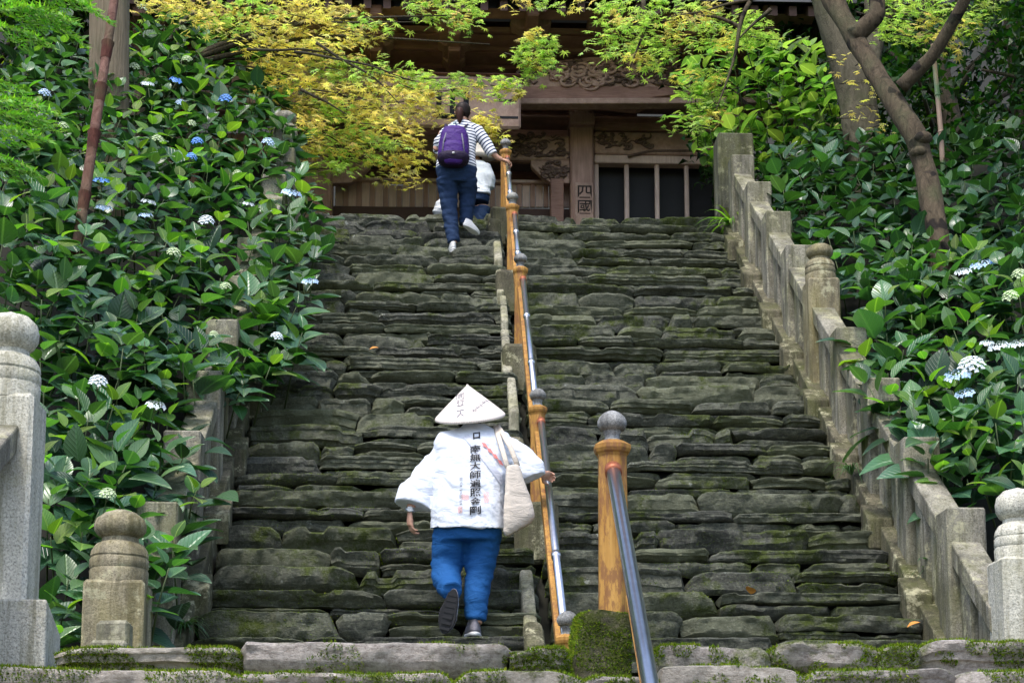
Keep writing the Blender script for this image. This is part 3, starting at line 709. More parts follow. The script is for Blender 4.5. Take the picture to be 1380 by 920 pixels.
def finish(B, name, label, group, cap=296):
    root = empty(name, B.loc); tag(root, label, 'hydrangea' if 'hydrangea' in name else 'shrub', group)
    B.leaves.sort(key=lambda t: -t[2] / t[0].y + .002 * prnd.random()); extra = MB(); eu = []
    for i, (p, M, L, kd, v) in enumerate(B.leaves):
        if i < cap:
            o = bpy.data.objects.new('leaf', LM[kd][v][0]); col.objects.link(o); o.parent = root
            o.matrix_basis = Matrix.Translation(p - B.loc) @ (M * L).to_4x4()
        else: B.fill.append((p, M, L, kd, v))
    if B.fill:
        mats = [HD, HM, HY, HK, HB]; idx = {'d': 0, 'm': 1, 'y': 2, 'k': 3, 'b': 4}
        for p, M, L, kd, v in B.fill:
            lb = LM[kd][v][1]; extra.mi = idx[kd]; extra.add([p - B.loc + (M @ Vector(q)) * L for q in lb.v], lb.f); eu += LM[kd][v][2]
        o = extra.build('foliage', mats, root, True, at=(0, 0, 0), uv=eu); tag(o, kind='stuff')
    if B.stems.v:
        B.stems.v = [tuple(Vector(q) - B.loc) for q in B.stems.v]; o = B.stems.build('stem', STEM, root, True, at=(0, 0, 0)); tag(o, kind='stuff')
    for p, k, s, ax in B.fl:
        o = bpy.data.objects.new('flower_head', FH[k][prnd.randrange(2)]); col.objects.link(o); o.parent = root
        o.matrix_basis = Matrix.Translation(p - B.loc) @ Vector(ax).to_track_quat('Z', 'Y').to_matrix().to_4x4() @ Matrix.Rotation(prnd.uniform(0, 6), 4, 'Z') @ Matrix.Scale(s, 4)
    return root
def mkplane(x0, h0, sl, side):
    def f(px, py):
        v = ray(px, py); v = v / v.y       # z = ZS0 + T*Y + h0 + sl*(side*(X-x0))
        den = v.z - T - sl * side * v.x
        Y = (ZS0 + h0 - sl * side * x0) / den if abs(den) > 1e-6 else -1
        return v * Y if 8 < Y < 24 else None
    return f
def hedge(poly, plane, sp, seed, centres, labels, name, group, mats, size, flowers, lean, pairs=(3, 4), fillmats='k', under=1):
    tips = spread(poly, plane, sp, seed); Bs = []
    for (cx, cy) in centres:
        P = plane(cx, cy); Bs.append(Bush((P.x, P.y, bank_z(P.x, P.y))))
    near = lambda x, y: min(range(len(centres)), key=lambda i: (centres[i][0] - x) ** 2 + (centres[i][1] - y) ** 2)
    for x, y, P in tips:
        B = Bs[near(x, y)]; v = ray(x, y).normalized(); k = prnd.uniform(-.16, .14) + .75 * nz(P.x * 1.5, P.y * 1.1, 4.2 + seed)
        p = P + v * k; ax = Vector((lean[0] + prnd.uniform(-.4, .4), lean[1] + prnd.uniform(-.4, .4), 1))
        shoot(B, p, ax, size * prnd.uniform(.68, 1.22), prnd.randint(*pairs), mats)
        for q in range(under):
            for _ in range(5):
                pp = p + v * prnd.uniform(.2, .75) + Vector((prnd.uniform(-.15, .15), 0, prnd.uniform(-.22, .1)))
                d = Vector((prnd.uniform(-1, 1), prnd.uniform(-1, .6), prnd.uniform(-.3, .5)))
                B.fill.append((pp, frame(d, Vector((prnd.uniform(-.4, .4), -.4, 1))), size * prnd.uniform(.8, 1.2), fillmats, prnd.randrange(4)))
    for x, y, kd, s in flowers:
        P = plane(x, y); v = ray(x, y).normalized(); Bs[near(x, y)].fl.append((P - v * .44 + Vector((0, 0, 0)), kd, s * .78, (lean[0] * .6 + prnd.uniform(-.2, .2), lean[1] * .8 - .15, 1)))
    for B, lb in zip(Bs, labels): finish(B, name, lb, group)
LP = [(0, 120), (40, 70), (80, 20), (118, 62), (180, 45), (215, 20), (300, 28), (368, 78), (396, 140), (402, 225), (432, 285), (428, 328), (408, 380), (424, 420), (385, 495), (330, 515), (250, 520), (238, 548), (236, 570), (280, 605), (272, 655), (240, 700), (232, 760), (212, 812), (150, 815), (60, 866), (50, 480), (0, 410)]
lpl = mkplane(-1.78, .95, .50, -1)
lfl = [(193, 13, 'g', .17), (297, 22, 'g', .17), (360, 90, 'g', .17), (246, 40, 'g', .13), (181, 92, 'g', .15), (199, 113, 'w', .16), (252, 82, 'g', .16), (240, 109, 'b', .20), (304, 136, 'b', .19), (243, 141, 'l', .14), (266, 193, 'b', .15), (258, 213, 'b', .13), (212, 190, 'g', .15), (137, 243, 'b', .16), (361, 194, 'l', .17), (393, 260, 'l', .22), (258, 168, 'g', .12), (320, 236, 'g', .13), (335, 275, 'w', .12), (200, 272, 'w', .14), (278, 300, 'w', .17), (196, 290, 'l', .13), (140, 280, 'l', .15), (60, 128, 'l', .15), (85, 172, 'g', .13), (234, 343, 'g', .15), (304, 388, 'g', .12), (418, 379, 'l', .16), (373, 455, 'w', .12), (132, 517, 'w', .15), (210, 546, 'w', .15), (288, 452, 'g', .09), (145, 668, 'g', .12)]
llab = ['hydrangea with white flower heads beside the tall pointed granite pillar', 'low hydrangea with large glossy leaves behind the lichen covered newel', 'hydrangea with upright lime green young leaves spilling onto the balustrade', 'hydrangea leaning far over the left balustrade above the dark steps', 'hydrangea growing round the foot of the reddish peeling pole', 'hydrangea with pale blue heads overhanging the upper steps by the yellow maple', 'hydrangea with vivid blue flower heads right of the pale tree trunk', 'tall hydrangea with green budded heads in front of the yellow maple', 'shaded hydrangea left of the pale tree trunk under the cedar']
hedge(LP, lpl, .165, 11, [(110, 590), (150, 760), (210, 440), (330, 440), (60, 330), (370, 300), (230, 230), (290, 90), (60, 150)], llab, 'hydrangea_bush', 'hydrangeas on the left bank', ('y', 'm', 'd'), .25, lfl, (.30, -.45))
RA = [(1030, 225), (1060, 195), (1110, 178), (1250, 185), (1380, 165), (1380, 345), (1320, 340), (1250, 330), (1180, 360), (1130, 395), (1105, 330), (1080, 330), (1050, 270)]
RB = [(1165, 375), (1180, 345), (1250, 322), (1330, 345), (1380, 335), (1380, 640), (1350, 655), (1300, 668), (1262, 640), (1225, 570), (1180, 535), (1150, 490), (1165, 430)]
rpl = mkplane(3.40, .70, .38, 1)
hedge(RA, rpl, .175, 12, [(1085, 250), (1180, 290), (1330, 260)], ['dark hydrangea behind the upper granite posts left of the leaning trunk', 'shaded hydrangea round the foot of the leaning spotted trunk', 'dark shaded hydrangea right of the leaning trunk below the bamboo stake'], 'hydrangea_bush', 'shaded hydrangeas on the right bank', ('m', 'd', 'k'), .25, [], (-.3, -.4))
rfl = [(1298, 366, 'w', .16), (1322, 356, 'l', .20), (1346, 352, 'b', .14), (1310, 497, 'w', .24), (1290, 505, 'l', .22), (1330, 462, 'w', .12), (1345, 466, 'w', .16), (1372, 463, 'w', .15), (1300, 530, 'l', .16), (1362, 402, 'g', .16), (1374, 372, 'g', .15)]
rpl2 = mkplane(3.30, .78, .42, 1)
hedge(RB, rpl2, .16, 13, [(1210, 420), (1320, 400), (1310, 570)], ['hydrangea with lime young leaves spilling over the right granite rail', 'hydrangea with white and blue flowers below the leaning spotted trunk', 'hydrangea with a large white flower head above the pale granite newel'], 'hydrangea_bush', 'flowering hydrangeas on the right bank', ('y', 'm', 'd'), .25, rfl, (-.35, -.45))
# bright shrub beside the gate, seen against the light
BP = [(925, 85), (960, 60), (1020, 50), (1095, 60), (1128, 130), (1120, 190), (1040, 225), (1000, 205), (975, 195), (962, 215), (940, 190), (948, 165), (918, 125)]
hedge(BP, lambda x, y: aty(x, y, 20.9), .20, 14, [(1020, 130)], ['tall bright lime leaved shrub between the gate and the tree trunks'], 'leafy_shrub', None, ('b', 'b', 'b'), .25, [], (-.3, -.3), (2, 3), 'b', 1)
# ------------------------------------------------------------ trees
def trunk(b, pts, rad, n=14, lump=.10, sd=0, wig=False):
    P = []; Rr = []
    for i in range(len(pts) - 1):
        m = 7
        for k in range(m + (i == len(pts) - 2)):
            t = k / m; P.append(Vector(pts[i]).lerp(Vector(pts[i + 1]), t)); Rr.append(rad[i] + (rad[i + 1] - rad[i]) * t)
    if wig: P = [p + Vector((nz(p.x * 2.2, p.y * 2, p.z * 2.2), 0, nz(p.x * 2.2 + 7, p.y * 2, p.z * 2))) * .09 for p in P]
    for _ in range(2): P = [P[0]] + [(P[i - 1] + P[i] * 2 + P[i + 1]) / 4 for i in range(1, len(P) - 1)] + [P[-1]]
    o = len(b.v); b.tube(P, Rr, n)
    for i in range(o, len(b.v)):
        x, y, z = b.v[i]; c = P[(i - o) // n]; d = Vector((x, y, z)) - c; k = 1 + lump * (nz(x * 3, y * 3, z * 2 + sd) + .6 * nz(x * 9, y * 9, z * 5)); b.v[i] = tuple(c + d * k)
def mat_bark(name, a, c, sp=None, ax=(18, 18, 2.5)):
    m = NT(name); g = m.noise(1.5, 7, m.mapping(ax), .68, .7); cc = m.mix(m.ramp(g, [(.3, 0.0), (.7, 1.0)]), a, c)
    if sp: cc = m.mix(m.ramp(m.noise(5.5, 2, None, .4), [(.60, 0.0), (.64, .9)]), cc, sp)
    cc = m.mix(m.math('MULTIPLY', m.ramp(m.noise(2.5, 5), [(.5, 0.0), (.7, 1.0)]), .45), cc, (.09, .11, .05))
    return m.out(cc, .9, m.bump(g, .8, .05), 0, .2)
MY = mat_leaf('yellow_maple_leaf', ((.50, .47, .17), (.66, .58, .27)), .5, 1.0, .5, .25, False, .035, .35, (1.05, 1.05, .5))
MG = mat_leaf('green_maple_leaf', ((.32, .44, .12), (.50, .58, .22)), .5, 1.0, .5, .25, False, .03, .35, (.95, 1.1, .5))
def mleaf(b, p, d, up, L, mi):
    M = frame(d, up); b.mi = mi; vs = [Vector((0, 0, 0))]; seq = []
    for i, (a, l) in enumerate(((-125, .50), (-78, .78), (-38, .95), (0, 1.05), (38, .95), (78, .78), (125, .50))):
        aa = R(a); vs.append(Vector((math.sin(aa) * l, math.cos(aa) * l, -.13 * l)))
        if i < 6: am = R((a + (-78, -38, 0, 38, 78, 125)[i]) / 2); vs.append(Vector((math.sin(am) * .36, math.cos(am) * .36, .04)))
    b.add([p + (M @ v) * L for v in vs], [(0, j + 1, j + 2) if True else 0 for j in range(len(vs) - 2)])
def maple_spray(fol, tw, c, out, n, rad, L, mi, r, tilt=.35):
    out = Vector(out).normalized(); side = out.cross(Vector((0, 0, 1))).normalized(); upn = Vector((r.uniform(-tilt, tilt), r.uniform(-tilt, tilt) - .25, 1)).normalized()
    tw.tube([c - out * rad * 1.1 + Vector((0, 0, .03)), c, c + out * rad * .8 - Vector((0, 0, .06))], [.008, .005, .002], 4)
    for i in range(n):
        u, v = r.gauss(0, .48), r.gauss(0, .36); p = c + out * (u * rad) + side * (v * rad) + Vector((0, 0, r.gauss(0, .05) - .16 * (u * u + v * v) * rad))
        a = r.uniform(0, 6.28); d = Vector((math.cos(a), math.sin(a), r.uniform(-.55, .1))) + out * .4
        mleaf(fol, p, d, upn + Vector((r.uniform(-.5, .5), r.uniform(-.6, .3), r.uniform(-.2, .2))), L * r.uniform(.7, 1.15), mi)
def maple_zone(poly, depth, sp, seed, fol, tw, mi, out, n=34, rad=.34, L=.085, jit=1.0):
    r = random.Random(seed); x0 = min(p[0] for p in poly); x1 = max(p[0] for p in poly); y0 = min(p[1] for p in poly); y1 = max(p[1] for p in poly); pts = []
    for _ in range(2500):
        x, y = r.uniform(x0, x1), r.uniform(y0, y1)
        if inpoly(x, y, poly) and all((x - a) ** 2 + ((y - c) * 1.5) ** 2 > sp * sp for a, c in pts): pts.append((x, y))
    for x, y in pts:
        Y = depth + r.uniform(-jit, jit); m = mi if not callable(mi) else mi(x, y, r)
        maple_spray(fol, tw, aty(x, y, Y), (out[0] + r.uniform(-.5, .5), out[1] + r.uniform(-.5, .5), -.12), n, rad, L, m, r)
BK = mat_bark('maple_bark', (.035, .028, .02), (.10, .085, .06))
BS = mat_bark('spotted_bark', (.042, .033, .022), (.135, .104, .068), (.016, .013, .012), (13, 13, 4))
BT = mat_bark('cedar_bark', (.17, .13, .085), (.36, .29, .20), None, (26, 26, 1.2))
BG_ = mat_bark('grey_mossy_bark', (.06, .055, .038), (.16, .14, .10), None, (8, 8, 4))
def tree_done(name, label, loc, parts, cat='tree'):
    root = empty(name, loc); tag(root, label, cat)
    for nm, b, m, st, sm in parts:
        if b.v:
            o = rel(b.build(nm, m, None, sm), root)
            if st: tag(o, kind='stuff')
    return root
# yellow maple on the left of the terrace
fol, tw, tk, br = MB(), MB(), MB(), MB()
mpick = lambda x, y, r: 1 if r.random() < (.85 if (x > 560 and y < 110 or x > 655) else .26 + .5 * max(0, (y - 150) / 150) * (x < 520)) else 0
maple_zone([(195, 0), (430, 0), (505, 25), (505, 48), (450, 60), (510, 88), (580, 100), (640, 106), (668, 120), (640, 132), (600, 140), (575, 160), (545, 175), (552, 205), (565, 222), (545, 250), (515, 225), (475, 222), (440, 235), (405, 235), (385, 140), (330, 60), (220, 20)], 21.4, 23, 21, fol, tw, mpick, (.8, -.4), 46, .36, .088, 1.2)
maple_zone([(300, 0), (400, 20), (480, 90), (580, 118), (560, 150), (500, 200), (420, 200), (400, 120), (330, 40)], 23.0, 30, 22, fol, tw, mpick, (.8, -.4), 36, .38, .09, .6)
maple_zone([(545, 0), (640, 0), (642, 25), (625, 38), (590, 28), (560, 15)], 20.6, 20, 23, fol, tw, mpick, (.6, -.5), 24, .20, .085, .5)
maple_zone([(702, 45), (722, 38), (742, 52), (738, 85), (716, 100), (700, 88)], 20.4, 17, 29, fol, tw, mpick, (.3, -.6), 24, .18, .085, .3)
maple_zone([(655, 108), (690, 100), (715, 105), (700, 122), (670, 128)], 20.4, 17, 30, fol, tw, mpick, (.3, -.6), 18, .16, .085, .3)
maple_zone([(645, 150), (665, 155), (672, 185), (655, 195), (640, 170)], 20.2, 17, 31, fol, tw, lambda x, y, r: 0, (.3, -.6), 16, .14, .085, .2)
mb = Vector((-4.1, 21.8, bank_z(-4.1, 21.8)))
fork = mb + Vector((.3, -.1, 2.6))
trunk(tk, [mb - Vector((0, 0, .3)), mb + Vector((.05, 0, 1.2)), fork], [.20, .15, .12])
for tgt, ra in (((430, 72, 21.4), .05), ((560, 110, 21.2), .03), ((520, 150, 21.6), .04), ((560, 30, 20.8), .04), ((660, 60, 20.6), .035), ((470, 200, 21.8), .03), ((300, 10, 21.5), .04), ((640, 20, 20.6), .03)):
    e = aty(*tgt); mid = fork.lerp(e, .5) + Vector((0, 0, .35)); trunk(br, [fork, mid, e], [.05, ra * .55, .007], 8)
for x0, y0, x1, y1, Y in ((335, 66, 470, 78, 20.4), (400, 70, 560, 110, 20.3), (430, 60, 540, 140, 20.3), (405, 120, 470, 160, 20.2)):
    a, e = aty(x0, y0, Y), aty(x1, y1, Y); trunk(br, [a, a.lerp(e, .5) + Vector((0, 0, .05)), e], [.020, .014, .005], 6, .1, 0, True)
tree_done('maple_tree', 'yellow green maple spreading in front of the temple gate', mb, [('foliage', fol, [MY, MG], True, False), ('twig', tw, BK, True, True), ('trunk', tk, BK, False, True), ('branch', br, BK, True, True)])
# leaning maple on the right
fol, tw, tk, br = MB(), MB(), MB(), MB()
gpick = lambda x, y, r: 1 if r.random() < .82 else 0
maple_zone([(810, 0), (935, 0), (1000, 20), (1040, 50), (985, 65), (930, 50), (900, 82), (868, 95), (825, 75), (805, 50), (812, 30)], 19.2, 22, 24, fol, tw, gpick, (-.7, -.5), 30, .26, .08, .7)
maple_zone([(925, 95), (960, 85), (975, 120), (960, 165), (925, 188), (915, 165), (935, 140)], 19.0, 20, 25, fol, tw, gpick, (-.6, -.5), 22, .2, .075, .3)
maple_zone([(1180, 0), (1340, 0), (1330, 40), (1270, 55), (1225, 62), (1190, 45)], 17.6, 22, 26, fol, tw, gpick, (.6, -.5), 28, .24, .075, .6)
maple_zone([(1125, 80), (1160, 75), (1200, 150), (1190, 170), (1150, 160)], 18.2, 34, 27, fol, tw, lambda x, y, r: 0, (0, -.5), 10, .2, .06, .3)
maple_zone([(690, 0), (790, 0), (780, 8), (745, 5), (705, 8)], 19.6, 24, 28, fol, tw, gpick, (-.6, -.5), 16, .2, .08, .4)
c0 = aty(1268, 335, 15.6); tp = [c0 - Vector((0, 0, .6)), c0, aty(1246, 222, 15.9), aty(1236, 185, 15.9), aty(1168, 80, 16.4), aty(1122, 0, 16.8), aty(1085, -80, 17.2)]
trunk(tk, tp, [.13, .105, .10, .112, .088, .10, .098], 20, .24)
trunk(br, [aty(1214, 118, 16.0), aty(1258, 75, 15.8), aty(1300, 2, 15.5), aty(1325, -70, 15.2)], [.075, .06, .055, .045], 10)
trunk(br, [aty(1150, 50, 16.5), aty(1185, 20, 16.4), aty(1170, -60, 16.6)], [.10, .08, .08], 10)
for x0, y0, x1, y1, Y in ((1010, 0, 965, 150, 18.6), (1000, 40, 930, 20, 18.8), (1040, 10, 1000, 50, 18.5), (1100, -20, 900, 30, 18.6), (870, 0, 850, 90, 18.9)):
    a, e = aty(x0, y0, Y), aty(x1, y1, Y); trunk(br, [a, a.lerp(e, .55) + Vector((.05, 0, .06)), e], [.028, .018, .006], 6, .1, 0, True)
kn = MB()
for (x, y, Y, rr) in ((1243, 188, 15.85, .10), (1238, 206, 15.86, .085)): kn.lathe(aty(x, y, Y) - Vector((0, 0, rr * .6)), [(.01, 0), (rr * .7, rr * .2), (rr, rr * .6), (rr * .75, rr * 1.1), (.01, rr * 1.3)], 12)
tree_done('maple_tree', 'leaning brown trunk with dark spots and green maple sprays', c0, [('foliage', fol, [MY, MG], True, False), ('twig', tw, BK, True, True), ('trunk', tk, BS, False, True), ('branch', br, BS, True, True), ('burl', kn, BS, False, True)])
# upright trunk behind it
tk, br, fol, tw = MB(), MB(), MB(), MB(); c0 = aty(1168, 240, 19.2); g0 = Vector((c0.x, 19.2, bank_z(c0.x, 19.2)))
trunk(tk, [g0 - Vector((0, 0, .2)), c0, aty(1152, 110, 19.2), aty(1112, 0, 19.3), aty(1085, -90, 19.4)], [.22, .20, .22, .17, .15], 16, .14, 4)
trunk(br, [aty(1165, 110, 19.3), aty(1180, 40, 19.5), aty(1178, -60, 19.8)], [.15, .13, .12], 12)
maple_zone([(960, -80), (1330, -80), (1330, -30), (960, -30)], 19.5, 34, 33, fol, tw, gpick, (.2, -.5), 26, .35, .085, .8)
tree_done('broadleaf_tree', 'upright grey mossy trunk behind the leaning spotted trunk', g0, [('trunk', tk, BG_, False, True), ('branch', br, BG_, True, True), ('foliage', fol, [MY, MG], True, False), ('twig', tw, BK, True, True)])
# pale straight trunk on the left bank
tk, fol, br = MB(), MB(), MB(); c0 = aty(146, 180, 18.6); g0 = Vector((c0.x, 18.6, bank_z(c0.x, 18.6)))
trunk(tk, [g0 - Vector((0, 0, .2)), c0, aty(148, 0, 18.6), aty(150, -260, 18.6)], [.24, .225, .215, .19], 20, .03, 8)
b2 = random.Random(3)
def needles(b, c, out, ln, r, mi=0, den=34, nl=.065):
    """drooping feathery conifer frond"""
    out = Vector(out).normalized(); s = out.cross(Vector((0, 0, 1))).normalized()
    for k in range(int(ln / .045)):
        t = k * .045; q = c + out * t - Vector((0, 0, .5 * t * t))
        for sd in (-1, 1):
            d = (out * .8 + s * sd * .75 - Vector((0, 0, .35))).normalized(); l2 = (ln - t) * .42 + .05
            for j in range(int(l2 / .022)):
                p = q + d * (j * .022) - Vector((0, 0, .35 * (j * .022) ** 2)); n_ = Vector((r.uniform(-1, 1), r.uniform(-1, 1), r.uniform(-.4, .8))).normalized()
                e = (d * 1.1 + n_ * .8).normalized() * nl * r.uniform(.6, 1.2); w_ = d.cross(e).normalized() * .010
                b.add([p - w_, p + w_, p + e], [(0, 1, 2)])
CN = mat_leaf('cedar_needle', ((.16, .32, .05), (.28, .46, .10)), .5, 1.0, .35, .3, False)
for x, y in ((120, -60), (180, -60), (150, -140)): needles(fol, aty(x, y, 18.0), (b2.uniform(-1, 1), -.6, -.1), 1.0, b2)
tree_done('conifer_tree', 'pale straight conifer trunk rising out of the hydrangeas', g0, [('trunk', tk, BT, False, True), ('foliage', fol, CN, True, False)])
# cedar whose fronds hang in at the left edge
tk, fol, br = MB(), MB(), MB(); g0 = Vector((-4.9, 13.6, bank_z(-4.9, 13.6)))
trunk(tk, [g0, g0 + Vector((0, 0, 2.5)), g0 + Vector((.1, 0, 6.5))], [.16, .13, .06], 12, .06)
for (x, y, ln) in ((-25, -6, .62), (-15, 14, .6), (-30, 30, .5), (-20, -30, .75), (10, -25, .55), (-35, 135, .55), (-30, 150, .5), (-40, 175, .5), (-28, 205, .35), (-30, 220, .35), (30, -40, .5), (-45, 100, .4)):
    c = aty(x + 12, y, 12.6); br.tube([Vector((-4.85, 13.55, c.z + .2)), c], [.02, .008], 5); needles(fol, c, (1, b2.uniform(-.4, .2), b2.uniform(-.25, .1)), ln * 1.25, b2)
tree_done('cedar_tree', 'young cedar with bright feathery fronds hanging at the left bank edge', g0, [('trunk', tk, BT, False, True), ('branch', br, BK, True, True), ('foliage', fol, CN, True, False)])
# reddish peeling pole and bamboo stake
a = aty(102, 345, 14.2); e = aty(155, -6, 14.9); b = MB(); PK = mat_bark('peeling_red_bark', (.09, .035, .025), (.24, .14, .11), None, (9, 9, 5)); PS = mat_bark('dark_sheath', (.06, .02, .016), (.13, .05, .035), None, (20, 20, 3))
pole = empty('leaning_pole', (a.x, a.y, bank_z(a.x, a.y))); tag(pole, 'thin reddish brown peeling pole leaning among the hydrangeas', 'pole')
trunk(b, [a - (e - a) * .35, a, a.lerp(e, .5), e, e + (e - a) * .4], [.05, .047, .044, .040, .034], 12, .05); rel(b.build('shaft', PK, None, True), pole)
for t in (.02, .22, .45, .63, .80):
    b = MB(); q = a.lerp(e, t); d = (e - a).normalized(); b.tube([q - d * .16, q - d * .02, q + d * .02], [.046, .052, .058], 12, False); rel(b.build('sheath', PS, None, True), pole)
a = aty(1268, 178, 17.6); e = aty(1257, 60, 17.6); b = MB(); stake = empty('bamboo_stake', (a.x, a.y, bank_z(a.x, a.y))); tag(stake, 'slim green and tan bamboo stake standing behind the leaning trunk', 'stake')
BM = NT('bamboo'); sx = BM.n('ShaderNodeSeparateXYZ'); BM.l(BM.geo.outputs['Position'], sx.inputs[0]); bm_ = BM.out(BM.mix(BM.ramp(BM.noise(3.2, 2), [(.45, 0.0), (.55, 1.0)]), (.16, .26, .12), (.42, .28, .20)), .4)
b.tube([Vector((a.x + .02, a.y, bank_z(a.x, a.y) - .1)), a, e], [.030, .028, .024], 10); rel(b.build('culm', bm_, None, True), stake)
for t in (.0, .42, .9):
    q = a.lerp(e, t); b = MB(); d = (e - a).normalized(); b.tube([q - d * .015, q, q + d * .015], [.028, .034, .028], 10); rel(b.build('node_ring', bm_, None, True), stake)
# woods behind and beside the gate
EV = mat_leaf('evergreen_leaf', ((.014, .045, .012), (.045, .11, .025)), .45, 1.0, .3, .35, False, .04, .5)
EY = mat_leaf('sunny_leaf', ((.10, .16, .02), (.26, .28, .04)), .5, 1.0, .5, .25, False, .04, .4)
def wood_tree(name, label, x, y, h, rad, mat, sd, n=5200, low=.18, ls=.13):
    r = random.Random(sd); g = Vector((x, y, bank_z(x, y))); tk, fol, br = MB(), MB(), MB(); top = g + Vector((r.uniform(-.4, .4), 0, h * .8))
    trunk(tk, [g - Vector((0, 0, .2)), g + Vector((.1, 0, h * .4)), top], [.26, .19, .06], 10, .08)
    cl = []
    for i in range(70):
        a = r.uniform(0, 6.28); t = r.random(); z = h * (low + (1 - low) * t); q = rad * math.sin(math.pi * (.12 + .80 * t)) ** .7 * r.uniform(.3, 1)
        c = g + Vector((math.cos(a) * q, math.sin(a) * q, z)); cl.append((c, r.uniform(.35, .75)))
        if i % 3 == 0: br.tube([g + Vector((0, 0, z * .7)), c], [.05, .015], 5)
    for i in range(n):
        c, s = r.choice(cl); d = Vector((r.gauss(0, 1), r.gauss(0, 1), r.gauss(0, .7))); p = c + d.normalized() * s * r.uniform(.4, 1); e = Vector((r.uniform(-1, 1), r.uniform(-1, 1), r.uniform(-.7, .4))).normalized()
        M = frame(e, Vector((r.uniform(-.6, .6), r.uniform(-.6, .6), 1))); L = ls * r.uniform(.7, 1.4)
        fol.add([p, p + M @ Vector((.3 * L, .45 * L, .04)), p + M @ Vector((0, L, -.03)), p + M @ Vector((-.3 * L, .45 * L, .04))], [(0, 1, 2, 3)])
    return tree_done(name, label, g, [('trunk', tk, BK, False, True), ('branch', br, BK, True, True), ('foliage', fol, mat, True, False)])
wood_tree('evergreen_tree', 'dark evergreen tree behind the bamboo stake', 6.6, 22.2, 6.0, 2.2, EV, 1)
wood_tree('evergreen_tree', 'dark evergreen at the right end of the gate behind the upright trunk', 5.0, 23.6, 6.5, 1.8, EV, 2, 4500)
wood_tree('evergreen_tree', 'tall evergreen with bright sky gaps beyond the right bank', 8.6, 25, 8, 2.6, EV, 3, 5200, .12, .15)
wood_tree('evergreen_tree', 'dark evergreen behind the pale straight trunk', -5.4, 23.2, 6.5, 1.9, EV, 4)
wood_tree('sunlit_tree', 'sunlit yellow green tree behind the left hydrangeas', -7.2, 26.5, 7.5, 2.6, EY, 5)
wood_tree('evergreen_tree', 'dark evergreen beyond the left bank under the cedar fronds', -6.6, 20.2, 5.2, 1.7, EV, 6, 4200)
wood_tree('sunlit_tree', 'sunlit green tree beyond the bright shrub right of the gate', 6.9, 28.5, 8.0, 2.5, EY, 7)
wood_tree('evergreen_tree', 'dark evergreen thicket on the right bank beside the flowering hydrangeas', 7.4, 18.4, 4.6, 1.8, EV, 8, 4200, .05)
wood_tree('evergreen_tree', 'tall evergreen added mostly out of view to shade the hydrangeas on the right', 7.2, 14.6, 8.5, 3.2, EV, 9, 6500, .52, .15)  # added tree, trunk out of view: its crown overhead shades the right bank
# strap-leaved tuft at the top of the kerb, and small weeds in the joints
def tuft(name, label, c, n, ln, sd, mat, lean=(-.5, -.2), wd=.012):
    r = random.Random(sd); root = empty(name, c); tag(root, label, 'grass'); b = MB()
    for i in range(n):
        a = r.uniform(0, 6.28); d = Vector((math.cos(a) * .7 + lean[0], math.sin(a) * .7 + lean[1], 0)); l = ln * r.uniform(.6, 1.1); w_ = d.cross(Vector((0, 0, 1))).normalized() * wd; rows = []
        up = r.uniform(.5, .95)
        for k in range(6):
            t = k / 5; p = Vector(c) + d * l * t * .9 + Vector((0, 0, l * (up * t * 1.3 - 1.05 * t * t))); ww = w_ * (1 - t) ** .6 * (1 if k else .6); rows += [p - ww, p + ww]
        b.add(rows, [(2 * k, 2 * k + 1, 2 * k + 3, 2 * k + 2) for k in range(5)])
    o = rel(b.build('blade', mat, None, True), root); tag(o, kind='stuff')
GB = mat_leaf('strap_leaf', ((.14, .26, .04), (.28, .42, .10)), .4, 1.0, .4, .4, False)
tuft('strap_leaf_tuft', 'bright strap leaved tuft at the top right of the stone stairs', onst(988, 305, .03), 34, .42, 4, GB, (-.55, -.35), .016)
tuft('grass_tuft', 'grass tuft growing from the left kerb above the mossy step', onst(246, 850, .0), 50, .26, 5, HM, (.1, -.4), .007)
tuft('grass_tuft', 'thin grass blades on the right kerb below the round topped post', onst(1148, 640, .05), 22, .34, 6, HM, (-.2, -.2), .006)
tuft('grass_tuft', 'single leafed weed by the foot of the right kerb', onst(1258, 770, .1), 7, .30, 7, HM, (-.1, -.4), .018)
# moss on the near stones and the footing: thousands of tiny tips
MO = mat_leaf('moss_tip', ((.075, .12, .008), (.25, .32, .03)), .8, 1.0, .25, .1, False)
def moss(target, parent, n, sd, thr, hgt=.016, zmin=None):
    r = random.Random(sd); me = target.data; P = [p for p in me.polygons if p.normal.y < .45]; b = MB(); off = target.matrix_world if False else Matrix.Translation(target.location) @ target.rotation_euler.to_matrix().to_4x4()
    if target.parent and target.location.length < 1e-6: off = Matrix.Identity(4)
    ar = [p.area for p in P]
    for p in r.choices(P, ar, k=n):
        vs = [me.vertices[i].co for i in p.vertices]; u, v = r.random(), r.random(); q = (vs[0].lerp(vs[1], u)).lerp(vs[-1].lerp(vs[-2], u), v); q = off @ q
        if nz(q.x * 3.2 + sd, q.y * 3.2, q.z * 5) + .45 * nz(q.x * 13, q.y * 13, q.z * 13) < thr: continue
        if target is foot2 and q.x > .80 + .06 * nz(q.x * 9, q.y * 9, q.z * 9): continue
        nn = (off.to_3x3() @ p.normal + Vector((r.uniform(-.7, .7), r.uniform(-.7, .7), r.uniform(-.1, .8)))).normalized(); t = nn.orthogonal().normalized(); t2 = nn.cross(t); h = hgt * r.uniform(.5, 1.3); k = r.uniform(.0025, .005); a = r.uniform(0, 6.28); e = t * math.cos(a) + t2 * math.sin(a)
        q = q - nn * .003
        b.add([q - e * k, q + e * k, q + nn * h + e * k * .3], [(0, 1, 2)])
    if b.v: tag(rel(b.build('moss', MO), parent), kind='stuff')
